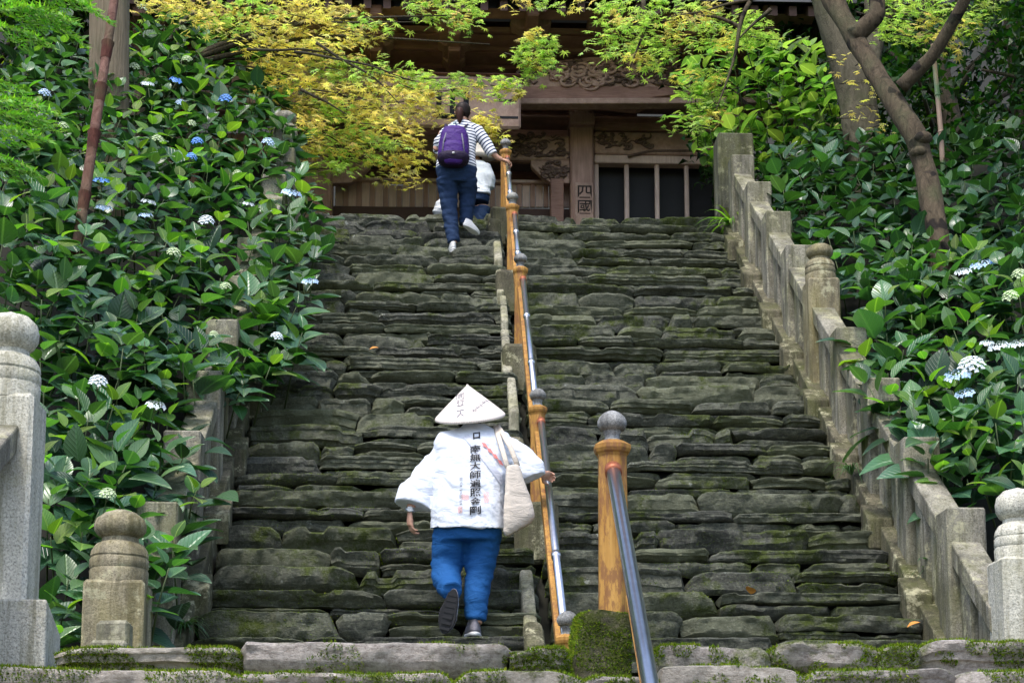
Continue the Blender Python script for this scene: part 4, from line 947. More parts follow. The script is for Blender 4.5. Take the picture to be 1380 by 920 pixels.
nr = [o for o in lowst.children if o.name.startswith('stone')]
for i, o in enumerate(nr[:14]): moss(o, lowst, 15000 if o.location.x < -.6 else 9000, 60 + i, -.20 if o.location.x < -.9 else .02 if i != 1 else .3, .018)
moss(foot2, h2, 16000, 91, .04, .014)
sst = sorted([o for o in stair.children if o.name.startswith('stone') and o.location.y < 14.5], key=lambda o: o.location.y)
mr = random.Random(8)
for i, o in enumerate(sst):
    if mr.random() < .42: moss(o, stair, 1500, 200 + i, mr.uniform(-.05, .25), .012)

FLm = plain('orange_dead_leaf', (.62, .26, .05), .7)
for px, py, h, lb in ((1222, 846, .06, 'orange fallen leaf on the lowest step by the right kerb'), (497, 472, .02, 'curled brown fallen leaf on a middle step below the left hydrangeas'), (1012, 800, .02, 'small orange fallen leaf on a low step right of the thick ochre post')):
    p = onst(px, py, h); b = MB(); q = LM['d'][1][1]; M = frame(Vector((prnd.uniform(-1, 1), -.4, .35)), Vector((0, -.6, 1)))
    b.add([p + (M @ Vector(v)) * .10 for v in q.v], q.f); o = b.build('fallen_leaf', FLm, None, True); tag(o, lb, 'leaf')
# ------------------------------------------------------------ people
def baked(o):
    dg = bpy.context.evaluated_depsgraph_get(); me = bpy.data.meshes.new_from_object(o.evaluated_get(dg)); old = o.data; o.modifiers.clear(); o.data = me; bpy.data.meshes.remove(old); return o
def fuse(b, name, mat, root, voxel, smooth=8, folds=0.0, fs=(9, 9, 22), seed=0.0, uniform=None):
    """one continuous skin over overlapping tubes, then cloth folds along the surface"""
    o = b.build(name, mat); m = o.modifiers.new('r', 'REMESH'); m.mode = 'VOXEL'; m.voxel_size = voxel
    if smooth: m = o.modifiers.new('s', 'SMOOTH'); m.factor = .5; m.iterations = smooth
    baked(o); me = o.data
    if folds:
        ns = [v.normal.copy() for v in me.vertices]
        for v, n in zip(me.vertices, ns):
            c = v.co; q = c.x * .55 + c.z * .8
            f = nz(c.x * fs[0] + seed, c.y * fs[1], c.z * fs[2]) + .8 * nz(q * 26 + 2 * nz(c.x * 6, c.y * 6, c.z * 6 + seed), c.y * 6, (c.x - c.z) * 5 + seed)
            v.co = c + n * (folds * f + (.016 * nz(c.x * 6.5 + c.z * 2, c.y * 3, c.z * 2.4 + seed) if name == 'jacket' else 0))
    me.polygons.foreach_set('use_smooth', [True] * len(me.polygons)); me.update()
    rel(o, root); return o
def cloth(name, c, rough=.85, weave=.10, var=.10):
    m = NT(name); f = m.noise(7, 5, None, .6, .8); g = m.noise(320, 2)
    return m.out(m.mix(f, tuple(x * (1 - var) for x in c), tuple(min(1, x * (1 + var)) for x in c)), rough, m.bump(g, weave, .003, m.bump(m.noise(5, 6, m.mapping((1.6, 1.6, 3.4), None, (0, .5, 0)), .62, 1.4), .38, .045)), 0, .2)
SKIN = plain('skin', (.52, .29, .20), .5, 0, .4, 40, .06); HAIR = mat_wood('brown_black_hair', (.010, .006, .005), (.03, .016, .012), .5, (60, 60, 6), .2)
HAIRB = mat_wood('reddish_hair', (.03, .011, .008), (.085, .033, .022), .5, (60, 60, 6), .2)
WHITE = cloth('white_cotton', (.66, .70, .77), .85, .1, .05); DENIM = cloth('bright_blue_trousers', (.012, .085, .26), .8, .2, .18); DENIM2 = cloth('navy_jeans', (.016, .035, .085), .85, .3, .3)
CREAM = cloth('cream_canvas', (.60, .53, .45)); RUB = plain('black_rubber', (.014, .014, .016), .6); SHW = plain('white_shoe_leather', (.72, .72, .72), .5); SHG = cloth('grey_shoe_mesh', (.22, .21, .24), .8); RED = plain('red_seal_ink', (.72, .22, .20), .8); PINK = plain('faded_seal_ink', (.82, .52, .50), .8)
def finger(b, p, dirs, rads): 
    pts = [Vector(p)]
    for d in dirs: pts.append(pts[-1] + Vector(d))
    b.tube(pts, rads, 7); b.lathe(pts[-1] - Vector((0, 0, rads[-1])), [(.001, 0), (rads[-1] * .8, rads[-1] * .5), (rads[-1], rads[-1]), (rads[-1] * .8, rads[-1] * 1.5), (.001, rads[-1] * 2)], 7)
def hand(b, wrist, d, palmn, curl=.5, sc_=1.0, side=1):
    """palm, four unequal fingers bent at two knuckles, thumb from the side of the palm"""
    d = Vector(d).normalized(); n = Vector(palmn); n = (n - d * n.dot(d)).normalized(); s = d.cross(n) * side; w_ = Vector(wrist)
    b.tube([w_ - d * .03, w_ + d * .02, w_ + d * .055, w_ + d * .088], [.024 * sc_, .030 * sc_, .037 * sc_, .034 * sc_], 12, True, .58, n)
    for k, (o, l) in enumerate(((-.028, .062), (-.0095, .074), (.0095, .070), (.028, .054))):
        base = w_ + d * (.082 - .006 * (k == 3)) * sc_ + s * o * sc_; a = 0; dd = []
        for j, f in enumerate((.45, .32, .25)): a += curl * (.5 + .45 * j); dd.append((d * math.cos(a) + n * math.sin(a)) * l * f * 1.25 * sc_)
        finger(b, base, dd, [.0098 * sc_, .0092 * sc_, .0085 * sc_, .0074 * sc_])
    base = w_ + d * .022 * sc_ - s * .028 * sc_; finger(b, base, [(d * .7 - s * .6 + n * .25) * .036 * sc_, (d * .85 - s * .1 + n * .5) * .030 * sc_, (d * .8 + n * .6) * .02 * sc_], [.013 * sc_, .0115 * sc_, .0105 * sc_, .008 * sc_])
def head(b, c, fw, up, h=.215):
    """skull, jaw, nose, ears, lips; fw is where the face looks"""
    fw = Vector(fw).normalized(); up = Vector(up); up = (up - fw * up.dot(fw)).normalized(); s = fw.cross(up); c = Vector(c); P = lambda x, y, z: c + s * x * h + fw * y * h + up * z * h
    rings = []
    for z, rx, ry, oy in ((-.50, .12, .12, .20), (-.44, .22, .24, .14), (-.30, .29, .36, .06), (-.12, .34, .43, .01), (.08, .365, .46, -.02), (.26, .34, .43, -.03), (.40, .25, .33, -.03), (.48, .12, .17, -.02), (.50, .02, .03, -.02)):
        rings.append([P(rx * math.cos(2 * math.pi * k / 18), oy + ry * math.sin(2 * math.pi * k / 18), z) for k in range(18)])
    b.loft(rings)
    b.tube([P(0, .42, .06), P(0, .50, -.08), P(0, .40, -.14)], [.022 * h / .215, .028, .014], 8)
    for e in (-1, 1): b.tube([P(.34 * e, -.02, .08), P(.38 * e, -.05, .0), P(.35 * e, -.01, -.12)], [.014, .020, .010], 8)
    b.tube([P(-.10, .40, -.26), P(0, .435, -.255), P(.10, .40, -.26)], [.008, .013, .008], 7)
    return P
def eyes(P, root, h=.215):
    for e in (-1, 1):
        b = MB(); q = P(.15 * e, .405, .0); b.lathe(q - Vector((0, 0, .012)), [(.001, 0), (.009, .004), (.012, .012), (.009, .02), (.001, .024)], 10); rel(b.build('eye', RUB, None, True), root)
def haircap(P, name, mat, root, h=.215, front=.30, low=-.36):
    b = MB(); rings = []
    for z, rx, ry, oy in ((low, .30, .20, -.22), (-.12, .385, .36, -.12), (.08, .41, .44, -.07), (.26, .39, .46, -.05), (.42, .29, .37, -.04), (.51, .14, .19, -.03), (.535, .02, .03, -.03)):
        rings.append([P(rx * math.cos(2 * math.pi * k / 22), min(oy + ry * math.sin(2 * math.pi * k / 22), front if z > .2 else .12), z) for k in range(22)])
    b.loft(rings); o = b.build(name, mat, None, True); rel(o, root); return o
def shoe(M, root, up_mat, sole_mat, mid_mat, L=.265, name='shoe', w_=.048):
    """local: toe along +y, sole on z=0"""
    outl = []
    for k in range(24):
        a = 2 * math.pi * k / 24; y = -math.cos(a); x = math.sin(a); wd = w_ * (1.0 + .14 * y + (.10 if y > 0 else -.08) * (1 - abs(y))); outl.append((x * wd * (1 - .12 * max(0, y) ** 3), (y * .5 + .5) * L))
    def ring(sx, z, sy=1.0, o=0.0): return [M @ Vector((x * sx, (y - L * .5) * sy + L * .5 + o, z + .010 * max(0, y / L - .8) * 5 * (z < .04))) for x, y in outl]
    r_ = empty(name, (0, 0, 0)); bpy.data.objects.remove(r_)
    b = MB(); b.loft([ring(.93, .0), ring(1, .006), ring(1, .018)]); 
    for t in range(7):
        y0 = L * (.1 + t * .125); b.add([M @ Vector(v) for v in ((-.028, y0, -.003), (.028, y0, -.003), (.028, y0 + .016, -.003), (-.028, y0 + .016, -.003), (-.028, y0, .004), (.028, y0, .004), (.028, y0 + .016, .004), (-.028, y0 + .016, .004))], [(3, 2, 1, 0), (0, 1, 5, 4), (1, 2, 6, 5), (2, 3, 7, 6), (3, 0, 4, 7)])
    sole = b.build('shoe', sole_mat); rel(sole, root)
    b = MB(); b.loft([ring(1.03, .016, 1.02), ring(1.03, .034, 1.02), ring(.96, .038, .98)]); q = b.build('midsole', mid_mat, None, True); q.parent = sole
    b = MB(); R_ = []
    for z, sx, sy, o in ((.036, .97, .98, 0), (.055, .95, .95, -.004), (.072, .86, .80, -.022), (.088, .76, .60, -.045), (.102, .70, .46, -.062), (.112, .66, .42, -.068)): R_.append(ring(sx, z, sy, o))
    b.loft(R_); q = b.build('upper', up_mat, None, True); q.parent = sole
    return sole
def project(me, bvh, frm, dirv, off):
    bm = bmesh.new(); bm.from_mesh(me); bmesh.ops.triangulate(bm, faces=bm.faces)
    for _ in range(3):
        es = [e for e in bm.edges if e.calc_length() > .012]
        if es: bmesh.ops.subdivide_edges(bm, edges=es, cuts=1)
        bmesh.ops.triangulate(bm, faces=bm.faces)
    lost = []
    for v in bm.verts:
        h = bvh.ray_cast(v.co - dirv * 1.0, dirv, 3.0)
        if h[0] is not None: v.co = h[0] - dirv * off
        else: lost.append(v)
    bmesh.ops.delete(bm, geom=lost, context='VERTS')
    bm.to_mesh(me); bm.free()
def press(name, chars, cx, cy0, cy1, halfw, Y, surf, mat, root, bold, parent, off=.0035, slant=0.0, horiz=False):
    """vertical writing laid on a curved surface: box given in the photograph"""
    a, c = aty(cx, cy0, Y), aty(cx, cy1, Y); n = len(chars); step = (a.z - c.z) / n
    bvh = BVHTree.FromPolygons([surf.matrix_basis @ v.co for v in surf.data.vertices], [tuple(p.vertices) for p in surf.data.polygons])
    out = MB(); hw = halfw / F * Y
    for i, ch in enumerate(chars):
        me = glyphs(ch, 1.0, bold); xs = [v.co.x for v in me.vertices]; ys = [v.co.y for v in me.vertices]
        if not xs: continue
        x0, x1, y0, y1 = min(xs), max(xs), min(ys), max(ys)
        flat = (y1 - y0) < .35
        for v in me.vertices:
            u = (v.co.x - x0) / (x1 - x0) * 2 - 1; t = (v.co.y - y0) / max(1e-6, y1 - y0) if not flat else .5 + (v.co.y - (y0 + y1) / 2)
            zz = a.z - step * (i + 1) + step * (.04 + .92 * t) + u * step * .08; v.co = (a.x + u * hw + slant * (i + .5 - n / 2) * step, Y, zz)
        project(me, bvh, None, Vector((0, 1, 0)), off); out.add([v.co.copy() for v in me.vertices], [tuple(p.vertices) for p in me.polygons]); bpy.data.meshes.remove(me)
    o = out.build(name, mat); o.parent = parent; o.matrix_parent_inverse = Matrix.Identity(4)
    return o
def patch(name, quad, Y, surf, mat, parent, off=.003, n=10, holes=False):
    bvh = BVHTree.FromPolygons([v.co for v in surf.data.vertices], [tuple(p.vertices) for p in surf.data.polygons]); b = MB(); Q = [aty(x, y, Y) for x, y in quad]; vs = []
    for j in range(n + 1):
        for i in range(n + 1):
            p = Q[0].lerp(Q[1], i / n).lerp(Q[3].lerp(Q[2], i / n), j / n); h = bvh.ray_cast(p - Vector((0, 1, 0)), Vector((0, 1, 0)), 3); vs.append((h[0] if h[0] else p) - Vector((0, off, 0)))
    b.add(vs, [(j * (n + 1) + i, j * (n + 1) + i + 1, (j + 1) * (n + 1) + i + 1, (j + 1) * (n + 1) + i) for j in range(n) for i in range(n) if not holes or (i * 7 + j * 5) % 3])
    o = b.build(name, mat, None, True); o.parent = parent; return o
def ering(c, hx, hy, tilt=0, n=20, sq=.9):
    """rounded horizontal ring of a garment, tipped by tilt towards the viewer"""
    c = Vector(c); out = []
    for k in range(n):
        a = 2 * math.pi * k / n; x, y = math.cos(a), math.sin(a); x = math.copysign(abs(x) ** sq, x); y = math.copysign(abs(y) ** sq, y); out.append(c + Vector((x * hx, y * hy, y * hy * tilt)))
    return out
# ---- pilgrim in the white jacket and sedge hat
YA = 11.50
def pa(x, y, d=0.0): return aty(x, y, YA + d)
u_ = 1 / 206.0
step_a = L0 + RISE * 3
pil = empty('person', (pa(640, 858).x, YA, step_a)); tag(pil, 'person in white lettered jacket and conical hat climbing with a cream bag', 'person')
b = MB()
Ph = head(b, pa(633, 566, .24), (.10, .95, -.1), (-.08, .25, 1), .215)
b.tube([pa(634, 566, .21), pa(636, 582, .15)], [.052, .06], 12)
b.loft([ering(pa(x, y, d), hx * u_, hd) for x, y, hx, hd, d in ((636, 580, 20, .06, .14), (637, 592, 42, .10, .12), (636, 620, 42, .12, .08), (633, 660, 36, .11, .03), (630, 700, 42, .125, .0), (630, 730, 38, .11, .0))])
b.tube([pa(604, 720, 0), pa(601, 778, .08), pa(605, 792, -.06), pa(608, 798, -.17)], [.09, .065, .06, .04], 10); b.tube([pa(652, 720, .02), pa(645, 785, .03), pa(641, 840, -.02)], [.09, .062, .042], 10)
b.tube([pa(600, 600, .13), pa(574, 640, .10), pa(553, 684, .02)], [.055, .044, .028], 10); b.tube([pa(680, 600, .13), pa(712, 624, .12), pa(734, 640, .10)], [.055, .044, .027], 10)
hand(b, pa(552, 690, .02), (.05, .12, -1), (.9, .25, .1), .55, 1.0, 1)
hand(b, pa(733, 640, .09), (.25, .75, .15), (.9, -.1, -.5), .9, .95, -1)
fuse(b, 'body', SKIN, pil, .0052, 3); eyes(Ph, pil); haircap(Ph, 'hair', HAIR, pil)
# trousers
b = MB(); b.loft([ering(pa(x, y, d), hx * u_, hd) for x, y, hx, hd, d in ((630, 696, 46, .155, .0), (630, 715, 47, .16, .0), (630, 731, 45, .15, .0))])
b.tube([pa(606, 722, .0), pa(603, 748, .045), pa(601, 768, .05), pa(602, 782, -.01), pa(606, 792, -.10), pa(609, 797, -.19)], [.116, .110, .103, .096, .080, .070], 18)
b.tube([pa(652, 722, .01), pa(649, 750, .035), pa(645, 778, .03), pa(642, 806, .0), pa(641, 836, -.015)], [.120, .106, .090, .084, .072], 18)
fuse(b, 'trousers', DENIM, pil, .010, 9, .0075, (8, 8, 26), 3.3)
# shoes
Mr = Matrix.Translation(pa(640, 858, -.085) * 1.0); Mr.translation.z = step_a + .004
shoe(Mr @ Matrix.Rotation(R(3), 4, 'Z') @ Matrix.Scale(1.12, 4), pil, SHG, RUB, SHW)
hl = pa(612, 793, -.215); to = pa(598, 852, -.175); fy_ = (to - hl).normalized(); nz_ = Vector((.15, .9, .25)); nz_ = (nz_ - fy_ * nz_.dot(fy_)).normalized(); fx_ = fy_.cross(nz_)
Ml = Matrix.Translation(hl) @ Matrix((fx_, fy_, nz_)).transposed().to_4x4() @ Matrix.Scale(1.12, 4); shoe(Ml, pil, SHW, RUB, SHG)
# jacket
b = MB(); b.loft([ering(pa(x, y, d), hx * u_, hd, .12) for x, y, hx, hd, d in ((640, 571, 15, .060, .14), (640, 577, 25, .08, .14), (639, 585, 46, .115, .125), (638, 598, 55, .145, .11), (637, 622, 53, .165, .08), (634, 650, 49, .175, .04), (631, 680, 49.5, .18, .01), (630, 700, 51, .185, -.005), (630, 713, 51.5, .19, -.01))])
b.tube([pa(614, 600, .12), pa(594, 616, .10), pa(575, 641, .075), pa(563, 662, .045), pa(557, 682, .02)], [.070, .080, .096, .112, .124], 20, True, .72, (0, 1, 0))
b.tube([pa(662, 600, .12), pa(688, 607, .10), pa(704, 620, .075), pa(714, 634, .05), pa(718, 644, .045)], [.075, .086, .096, .098, .092], 20, True, .75, (0, 1, 0))
jk = fuse(b, 'jacket', WHITE, pil, .0075, 3, .012, (7, 7, 10), 1.7)
jm = jk
def on(parent):  # garments carry their trim as sub-parts
    return parent
press('lettering', '南無大師遍照金剛', 641, 592, 693, 7.6, YA - .2, jm, INK, pil, .018, jm, .011)
press('lettering', 'ロ', 643, 572, 583, 5, YA - .2, jm, INK, pil, .03, jm, .004)
press('lettering', '同行二人同行二人', 621.5, 640, 690, 2.0, YA - .2, jm, plain('grey_ink', (.10, .10, .13), .8), pil, .0, jm, .004)
for q in (((622, 664), (632, 664), (632, 672), (622, 672)), ((652, 660), (659, 660), (659, 675), (652, 675)), ((617, 681), (623, 681), (623, 690), (617, 690))): patch('seal', q, YA - .2, jm, PINK, jm, .004, 8, True)
patch('strap', ((624, 579), (632, 576), (682, 640), (676, 648)), YA - .2, jm, cloth('strap_cotton', (.55, .57, .65)), jm, .008, 14)
for t in (.12, .3, .48, .66): x = 645 + 40 * t; y = 583 + 44 * t; patch('seal', ((x, y), (x + 5, y + 1), (x + 9, y + 8), (x + 3, y + 6)), YA - .2, jm, RED, jm, .012, 4)
b = MB(); w0 = pa(552.5, 687, .02); b.tube([w0 + Vector((0, 0, .014)), w0 - Vector((0, 0, .014))], .0315, 16); wt = b.build('wrist_watch', plain('silver_watch', (.6, .62, .66), .3, .8), None, True); rel(wt, pil)
b = MB(); b.box(w0.x - .016, w0.x + .016, w0.y - .040, w0.y - .028, w0.z - .018, w0.z + .018, .006); q = b.build('watch_face', SHW); q.parent = wt
# hat: shallow cone of sedge with a thick brim
def sedge():
    m = NT('sedge_hat'); ob = m.co.outputs['Object']; sx = m.n('ShaderNodeSeparateXYZ'); m.l(ob, sx.inputs[0]); an = m.math('ARCTAN2', sx.outputs[1], sx.outputs[0])
    st = m.math('SINE', m.math('MULTIPLY', an, 90.0)); g = m.noise(9, 4); c = m.mix(m.math('MULTIPLY', m.ramp(st, [(.2, 0.0), (1.0, 1.0)]), .35), (.80, .71, .64), (.66, .52, .45)); c = m.mix(m.math('MULTIPLY', g, .3), c, (.86, .80, .74))
    return m.out(c, .7, m.bump(st, .3, .004), 0, .3)
SG = sedge()
def hat(c, axis, r, h, root, off=True):
    b = MB(); prof = [(r * .965, -.012), (r * .99, -.010), (r, 0), (r * .985, .008)] + [(r * (.985 * (1 - t) + .012 * t), .008 + (h - .008) * (t ** .96)) for t in (.12, .25, .4, .55, .7, .82, .92, .97)] + [(.004, h + .004), (.003, h - .006), (r * .93, -.006)]
    b.lathe((0, 0, 0), prof, 48); o = b.build('hat', SG, root, True, at=(0, 0, 0)); o.matrix_parent_inverse = Matrix.Identity(4)
    o.matrix_basis = Matrix.Translation(Vector(c) - root.location) @ Vector(axis).to_track_quat('Z', 'Y').to_matrix().to_4x4(); return o
ht = hat(pa(633.5, 561.5, .15), (-.10, -.40, 1), 49 * u_, .215, pil)
def pressabs(o, hatobj, root):  # writing made in world space, carried by the hat
    o.parent = root; o.matrix_parent_inverse = Matrix.Translation(-root.location)
class _S: pass
hs = _S(); hs.matrix_basis = Matrix.Translation(pil.location) @ ht.matrix_basis; hs.data = ht.data
GI = plain('faded_ink', (.16, .16, .20), .8)
pressabs(press('hat_lettering', '同行二人', 620.5, 527, 564, 5.5, YA, hs, GI, pil, .004, None, .003), ht, pil)
pressabs(press('hat_lettering', '乂丈乂丈云', 648, 534, 557, 3.6, YA, hs, GI, pil, .004, None, .003, -.92), ht, pil)
# cream shoulder bag
bag = empty('tote_bag', pa(702, 720, -.12)); tag(bag, 'cream canvas tote bag hanging from the shoulder of the white jacket', 'bag')
b = MB(); rings = []
for x0, x1, y0, y1, hd in ((682, 699, 628, 625, .03), (681, 704, 645, 640, .05), (680, 711, 668, 662, .062), (679, 718, 690, 682, .068), (678.5, 721, 706, 694, .066), (679, 720, 719, 699, .055), (682, 716, 723.5, 705, .035)):
    a, d = pa(x0, y0, -.16), pa(x1, y1, -.10); c = (a + d) / 2; e = (d - a) / 2
    rings.append([c + e * math.copysign(abs(math.cos(t)) ** .55, math.cos(t)) + Vector((0, 1, 0)) * hd * math.copysign(abs(math.sin(t)) ** .55, math.sin(t)) for t in [2 * math.pi * k / 24 for k in range(24)]])
b.loft(rings); fuse(b, 'bag_body', CREAM, bag, .009, 4, .006, (8, 8, 8), 5)
for pts in (((684, 630, -.17), (677, 605, -.12), (671, 585, .0), (668, 574, .10)), ((698, 628, -.12), (688, 603, -.10), (677, 583, .0), (670, 573, .10)), ):
    b = MB(); P = [pa(*q) for q in pts]; b.tube([P[0], P[0].lerp(P[1], .5), P[1], P[1].lerp(P[2], .5), P[2], P[3]], .017, 8, True, .25, (0, 1, 0)); rel(b.build('strap', CREAM, None, True), bag)
# ---- woman with the purple rucksack
YB = 18.85
def pb(x, y, d=0.0): return aty(x, y, YB + d)
k_ = 1 / 122.5; sb_ = L0 + RISE * 30; sb2 = L0 + RISE * 31
wom = empty('person', (pb(612, 333).x, YB, sb_)); tag(wom, 'person in striped top and navy jeans with purple rucksack gripping the rail', 'person')
b = MB(); Pw = head(b, pb(624, 152, .10), (.12, .98, .0), (0, .05, 1), .215); b.tube([pb(624, 156, .08), pb(622, 170, .03)], [.05, .06], 12)
b.loft([ering(pb(x, y, d), hx * k_, hd) for x, y, hx, hd, d in ((622, 167, 12, .06, .05), (619, 176, 22, .09, .05), (616, 200, 22, .10, .03), (615, 222, 22, .11, 0), (615, 236, 22, .11, 0))])
b.tube([pb(604, 236, 0), pb(606, 282, .05), pb(611.5, 328, -.03)], [.085, .06, .04], 10); b.tube([pb(627, 236, 0), pb(628, 270, .14), pb(627, 306, .14)], [.085, .06, .04], 10)
b.tube([pb(640, 174, .05), pb(656, 196, .02), pb(664, 208, .0)], [.05, .042, .036], 10); b.tube([pb(662, 205, .0), pb(671, 213, .02), pb(676, 215, .03)], [.037, .030, .026], 10)
b.tube([pb(598, 178, .05), pb(588, 200, .10), pb(592, 214, .28)], [.05, .04, .03], 10)
hand(b, pb(675.5, 215, .03), (.75, .35, -.1), (0, .25, -1), .75, 1.0, 1); hand(b, pb(592, 214, .28), (.1, .8, -.3), (1, 0, 0), .5, 1.0, -1)
fuse(b, 'body', SKIN, wom, .006, 3); eyes(Pw, wom); haircap(Pw, 'hair', HAIR, wom)
b = MB(); c = pb(619.5, 152, -.03); b.lathe(c - Vector((0, 0, .13)), [(.01, 0), (.022, .03), (.036, .07), (.044, .12), (.042, .16), (.028, .185), (.01, .195)], 16); q = b.build('ponytail', HAIRB, None, True); rel(q, wom)
b = MB(); b.loft([ering(pb(x, y, d), hx * k_, hd) for x, y, hx, hd, d in ((615, 217, 24, .125, 0), (615, 228, 28.5, .15, 0), (615, 240, 26, .14, 0), (615, 248, 20, .11, 0))])
b.tube([pb(602, 240, 0), pb(604, 262, .04), pb(606, 285, .03), pb(608, 305, .01), pb(611.5, 327.5, -.03)], [.122, .108, .088, .080, .072], 14); b.tube([pb(629, 240, .02), pb(630, 262, .12), pb(629, 282, .13), pb(627, 304, .12)], [.122, .104, .085, .070], 14)
fuse(b, 'jeans', DENIM2, wom, .010, 8, .010, (9, 9, 24), 2)
Mw = Matrix.Translation(pb(611.5, 333, -.12)); Mw.translation.z = sb_ + .004; shoe(Mw @ Matrix.Rotation(R(6), 4, 'Z') @ Matrix.Scale(1.0, 4), wom, SHW, SHW, SHW)
hl = pb(624, 303, -.02); to = pb(646, 318, .10); to.z = max(to.z, sb2 + .01); fy_ = (to - hl).normalized(); nz_ = Vector((.3, .35, .9)); nz_ = (nz_ - fy_ * nz_.dot(fy_)).normalized(); shoe(Matrix.Translation(hl) @ Matrix((fy_.cross(nz_), fy_, nz_)).transposed().to_4x4() @ Matrix.Scale(.86, 4), wom, SHW, SHW, SHW)
def stripes(name, axis, per=.036, ph=0):
    m = NT(name); d = m.n('ShaderNodeVectorMath', operation='DOT_PRODUCT'); m.l(m.geo.outputs['Position'], d.inputs[0]); d.inputs[1].default_value = axis
    w_ = m.math('SINE', m.math('ADD', m.math('MULTIPLY', d.outputs['Value'], 6.2832 / per), m.math('MULTIPLY', m.noise(5, 2), 1.6)))
    return m.out(m.mix(m.ramp(w_, [(.30, 0.0), (.42, 1.0)]), (.72, .74, .78), (.035, .05, .10)), .85, m.bump(m.noise(9, 4), .3, .02), 0, .2)
b = MB(); b.loft([ering(pb(x, y, d), hx * k_, hd) for x, y, hx, hd, d in ((623, 164, 10, .065, .05), (621, 170, 19, .085, .05), (618, 178, 27, .11, .05), (616, 195, 26, .125, .03), (615, 212, 26, .135, .01), (615, 224, 28, .15, 0), (615, 228, 28, .15, 0))]); b.tube([pb(602, 178, .05), pb(592, 192, .08), pb(590, 206, .16)], [.07, .066, .058], 12)
fuse(b, 'striped_top', stripes('stripes_across', (.08, 0, 1)), wom, .011, 5, .006, (9, 9, 14), 6)
s0, s1 = pb(632, 172, .05), pb(666, 211, .0); ax = (s1 - s0).normalized()
b = MB(); b.tube([pb(632, 173, .05), pb(643, 177, .05), pb(655, 193, .025), pb(664, 209, .0)], [.075, .080, .068, .060], 14); fuse(b, 'sleeve', stripes('stripes_round_arm', tuple(ax), .040), wom, .010, 3, .005, (9, 9, 9), 8)
pk = empty('rucksack', pb(611, 222, -.2)); tag(pk, 'purple rucksack on the back of the striped top', 'rucksack')
PU = cloth('purple_nylon', (.055, .018, .16), .5, .2, .2); PD = cloth('dark_nylon', (.02, .012, .035), .6); GR = cloth('grey_trim', (.16, .15, .20), .6)
b = MB(); rings = []
for x, y, hx, hd in ((613, 171, 8, .05), (612.5, 174, 15, .08), (612, 182, 18.5, .10), (611.5, 195, 20.5, .115), (611, 208, 21.5, .12), (611, 217, 20.5, .11), (611, 222, 16, .07)): rings.append(ering(pb(x, y, -.185), hx * k_, hd, 0, 24, .7))
b.loft(rings); fuse(b, 'pack_body', PU, pk, .009, 4, .006, (8, 8, 8), 9)
b = MB(); b.loft([ering(pb(x, y, -.275), hx * k_, hd, 0, 20, .7) for x, y, hx, hd in ((611, 190, 10, .03), (611, 194, 13.5, .05), (611, 207, 15, .062), (611, 217, 14, .05), (611, 221, 10, .03))]); fuse(b, 'front_pocket', PU, pk, .008, 4, .003)
b = MB(); b.loft([ering(pb(x, y, -.21), hx * k_, hd, 0, 20, .7) for x, y, hx, hd in ((611, 209, 19, .135), (611, 213, 22, .13), (611, 219, 20, .12), (611, 223.5, 14, .07))]); rel(b.build('pack_base', PD, None, True), pk)
for sx_ in (-1, 1):
    b = MB(); b.tube([pb(612 + sx_ * 9, 174, -.255), pb(611 + sx_ * 13, 190, -.30), pb(611 + sx_ * 15, 210, -.305)], .010, 8); rel(b.build('zip_trim', GR, None, True), pk)
    b = MB(); b.tube([pb(612 + sx_ * 10, 176, -.10), pb(615 + sx_ * 14, 168, -.02), pb(616 + sx_ * 15, 170, .10), pb(616 + sx_ * 15, 180, .18)], .022, 8, True, .4); rel(b.build('shoulder_strap', PD, None, True), pk)
b = MB(); b.tube([pb(609, 172, -.20), pb(610, 166, -.19), pb(614, 165, -.18), pb(616, 171, -.17)], .012, 8); rel(b.build('grab_loop', cloth('pale_loop', (.55, .68, .66)), None, True), pk)
b = MB(); c = pb(611, 206, -.345); b.lathe(c, [(.001, -.012), (.012, -.008), (.014, 0), (.012, .008), (.001, .012)], 12); rel(b.build('badge', SHW, None, True), pk)
# ---- second pilgrim at the top, partly hidden
YC = 21.0
def pc_(x, y, d=0.0): return aty(x, y, YC + d)
kc = 1 / 110.5
p3 = empty('person', (pc_(641, 290).x, YC, TOPZ - .06)); tag(p3, 'person in plain white jacket and hat bowing on the terrace before the gate', 'person')
ground3 = Vector((0, 0, TOPZ - .055))
b = MB(); Pc = head(b, pc_(642, 212, .30), (0, .8, -.5), (0, .5, .8), .21); b.tube([pc_(642, 214, .26), pc_(642, 224, .16)], [.05, .06], 10)
b.loft([ering(pc_(642, y, d), hx * kc, hd) for y, hx, hd, d in ((222, 12, .07, .14), (230, 18, .10, .12), (250, 16, .11, .04), (270, 17, .11, 0))])
f3a, f3b = pc_(633, 285), pc_(650, 285)
for f3 in (f3a, f3b): b.tube([Vector((f3.x, YC, pc_(0, 268).z)), Vector((f3.x, YC + .02, TOPZ + .40)), Vector((f3.x, YC, TOPZ + .05))], [.08, .06, .04], 10)
b.tube([pc_(656, 230, .1), pc_(661, 248, .06), pc_(655, 262, .2)], [.05, .042, .03], 8); b.tube([pc_(628, 230, .1), pc_(616, 248, .06), pc_(604, 258, .02)], [.05, .042, .03], 8)
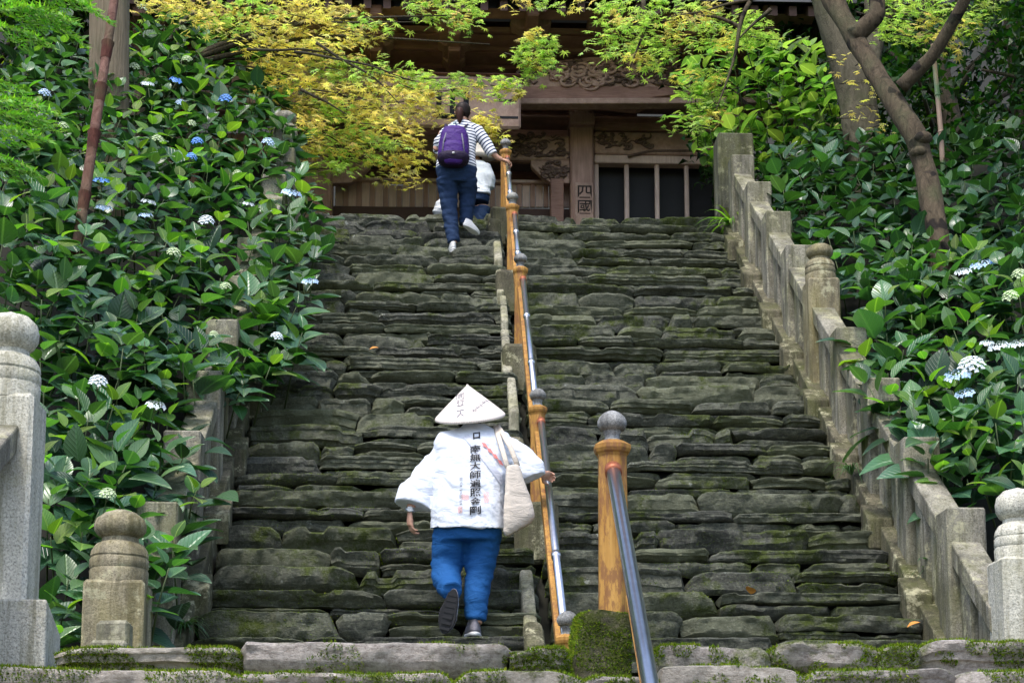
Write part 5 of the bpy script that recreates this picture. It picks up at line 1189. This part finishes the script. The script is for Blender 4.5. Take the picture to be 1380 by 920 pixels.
hand(b, pc_(655, 262, .2), (-.2, .9, -.2), (-1, 0, 0), .5); hand(b, pc_(604, 258, .02), (-.4, .2, -1), (1, 0, 0), .9)
fuse(b, 'body', SKIN, p3, .008, 2); haircap(Pc, 'hair', HAIR, p3); eyes(Pc, p3)
b = MB(); b.loft([ering(pc_(641, y, 0), hx * kc, .14) for y, hx in ((258, 18), (268, 19), (274, 18))])
for f3 in (f3a, f3b): b.tube([Vector((f3.x, YC, pc_(0, 270).z)), Vector((f3.x, YC, TOPZ + .40)), Vector((f3.x, YC, TOPZ + .04))], [.10, .085, .07], 12)
fuse(b, 'jeans', DENIM2, p3, .013, 3, .008, (9, 9, 20), 4)
for f3 in (f3a, f3b): shoe(Matrix.Translation((f3.x, YC - .08, TOPZ - .052)), p3, SHW, RUB, SHW)
b = MB(); b.loft([ering(pc_(x, y, d), hx * kc, hd, .1) for x, y, hx, hd, d in ((642, 218, 9, .06, .16), (642, 223, 17, .10, .13), (642, 236, 19, .14, .08), (642, 252, 19, .155, .03), (642, 263, 20, .165, 0))])
b.tube([pc_(652, 226, .1), pc_(657, 240, .06), pc_(656, 254, .06)], [.085, .10, .10], 12); b.tube([pc_(630, 228, .1), pc_(622, 240, .06), pc_(614, 250, .04)], [.085, .095, .10], 12)
fuse(b, 'jacket', WHITE, p3, .011, 4, .009, (8, 8, 10), 7)
hat(pc_(645, 211, .24), (.05, -.12, 1), .215, .19, p3)
nb = empty('mesh_bag', pc_(594, 288)); tag(nb, 'crumpled white mesh bag held beside the bowing person', 'bag')
b = MB(); b.loft([ering(pc_(x, y, 0), hx * kc, hd) for x, y, hx, hd in ((602, 255, 2, .02), (599, 264, 5, .05), (595, 276, 9, .09), (593, 286, 10, .10), (593, 291, 7, .06))]); fuse(b, 'bag_body', cloth('mesh_cloth', (.62, .64, .68)), nb, .008, 3, .012, (16, 16, 16), 3)
b = MB(); b.tube([pc_(602, 257, 0), pc_(603, 256, .01), pc_(604, 262, .02)], .008, 6); rel(b.build('handle', WHITE, None, True), nb)
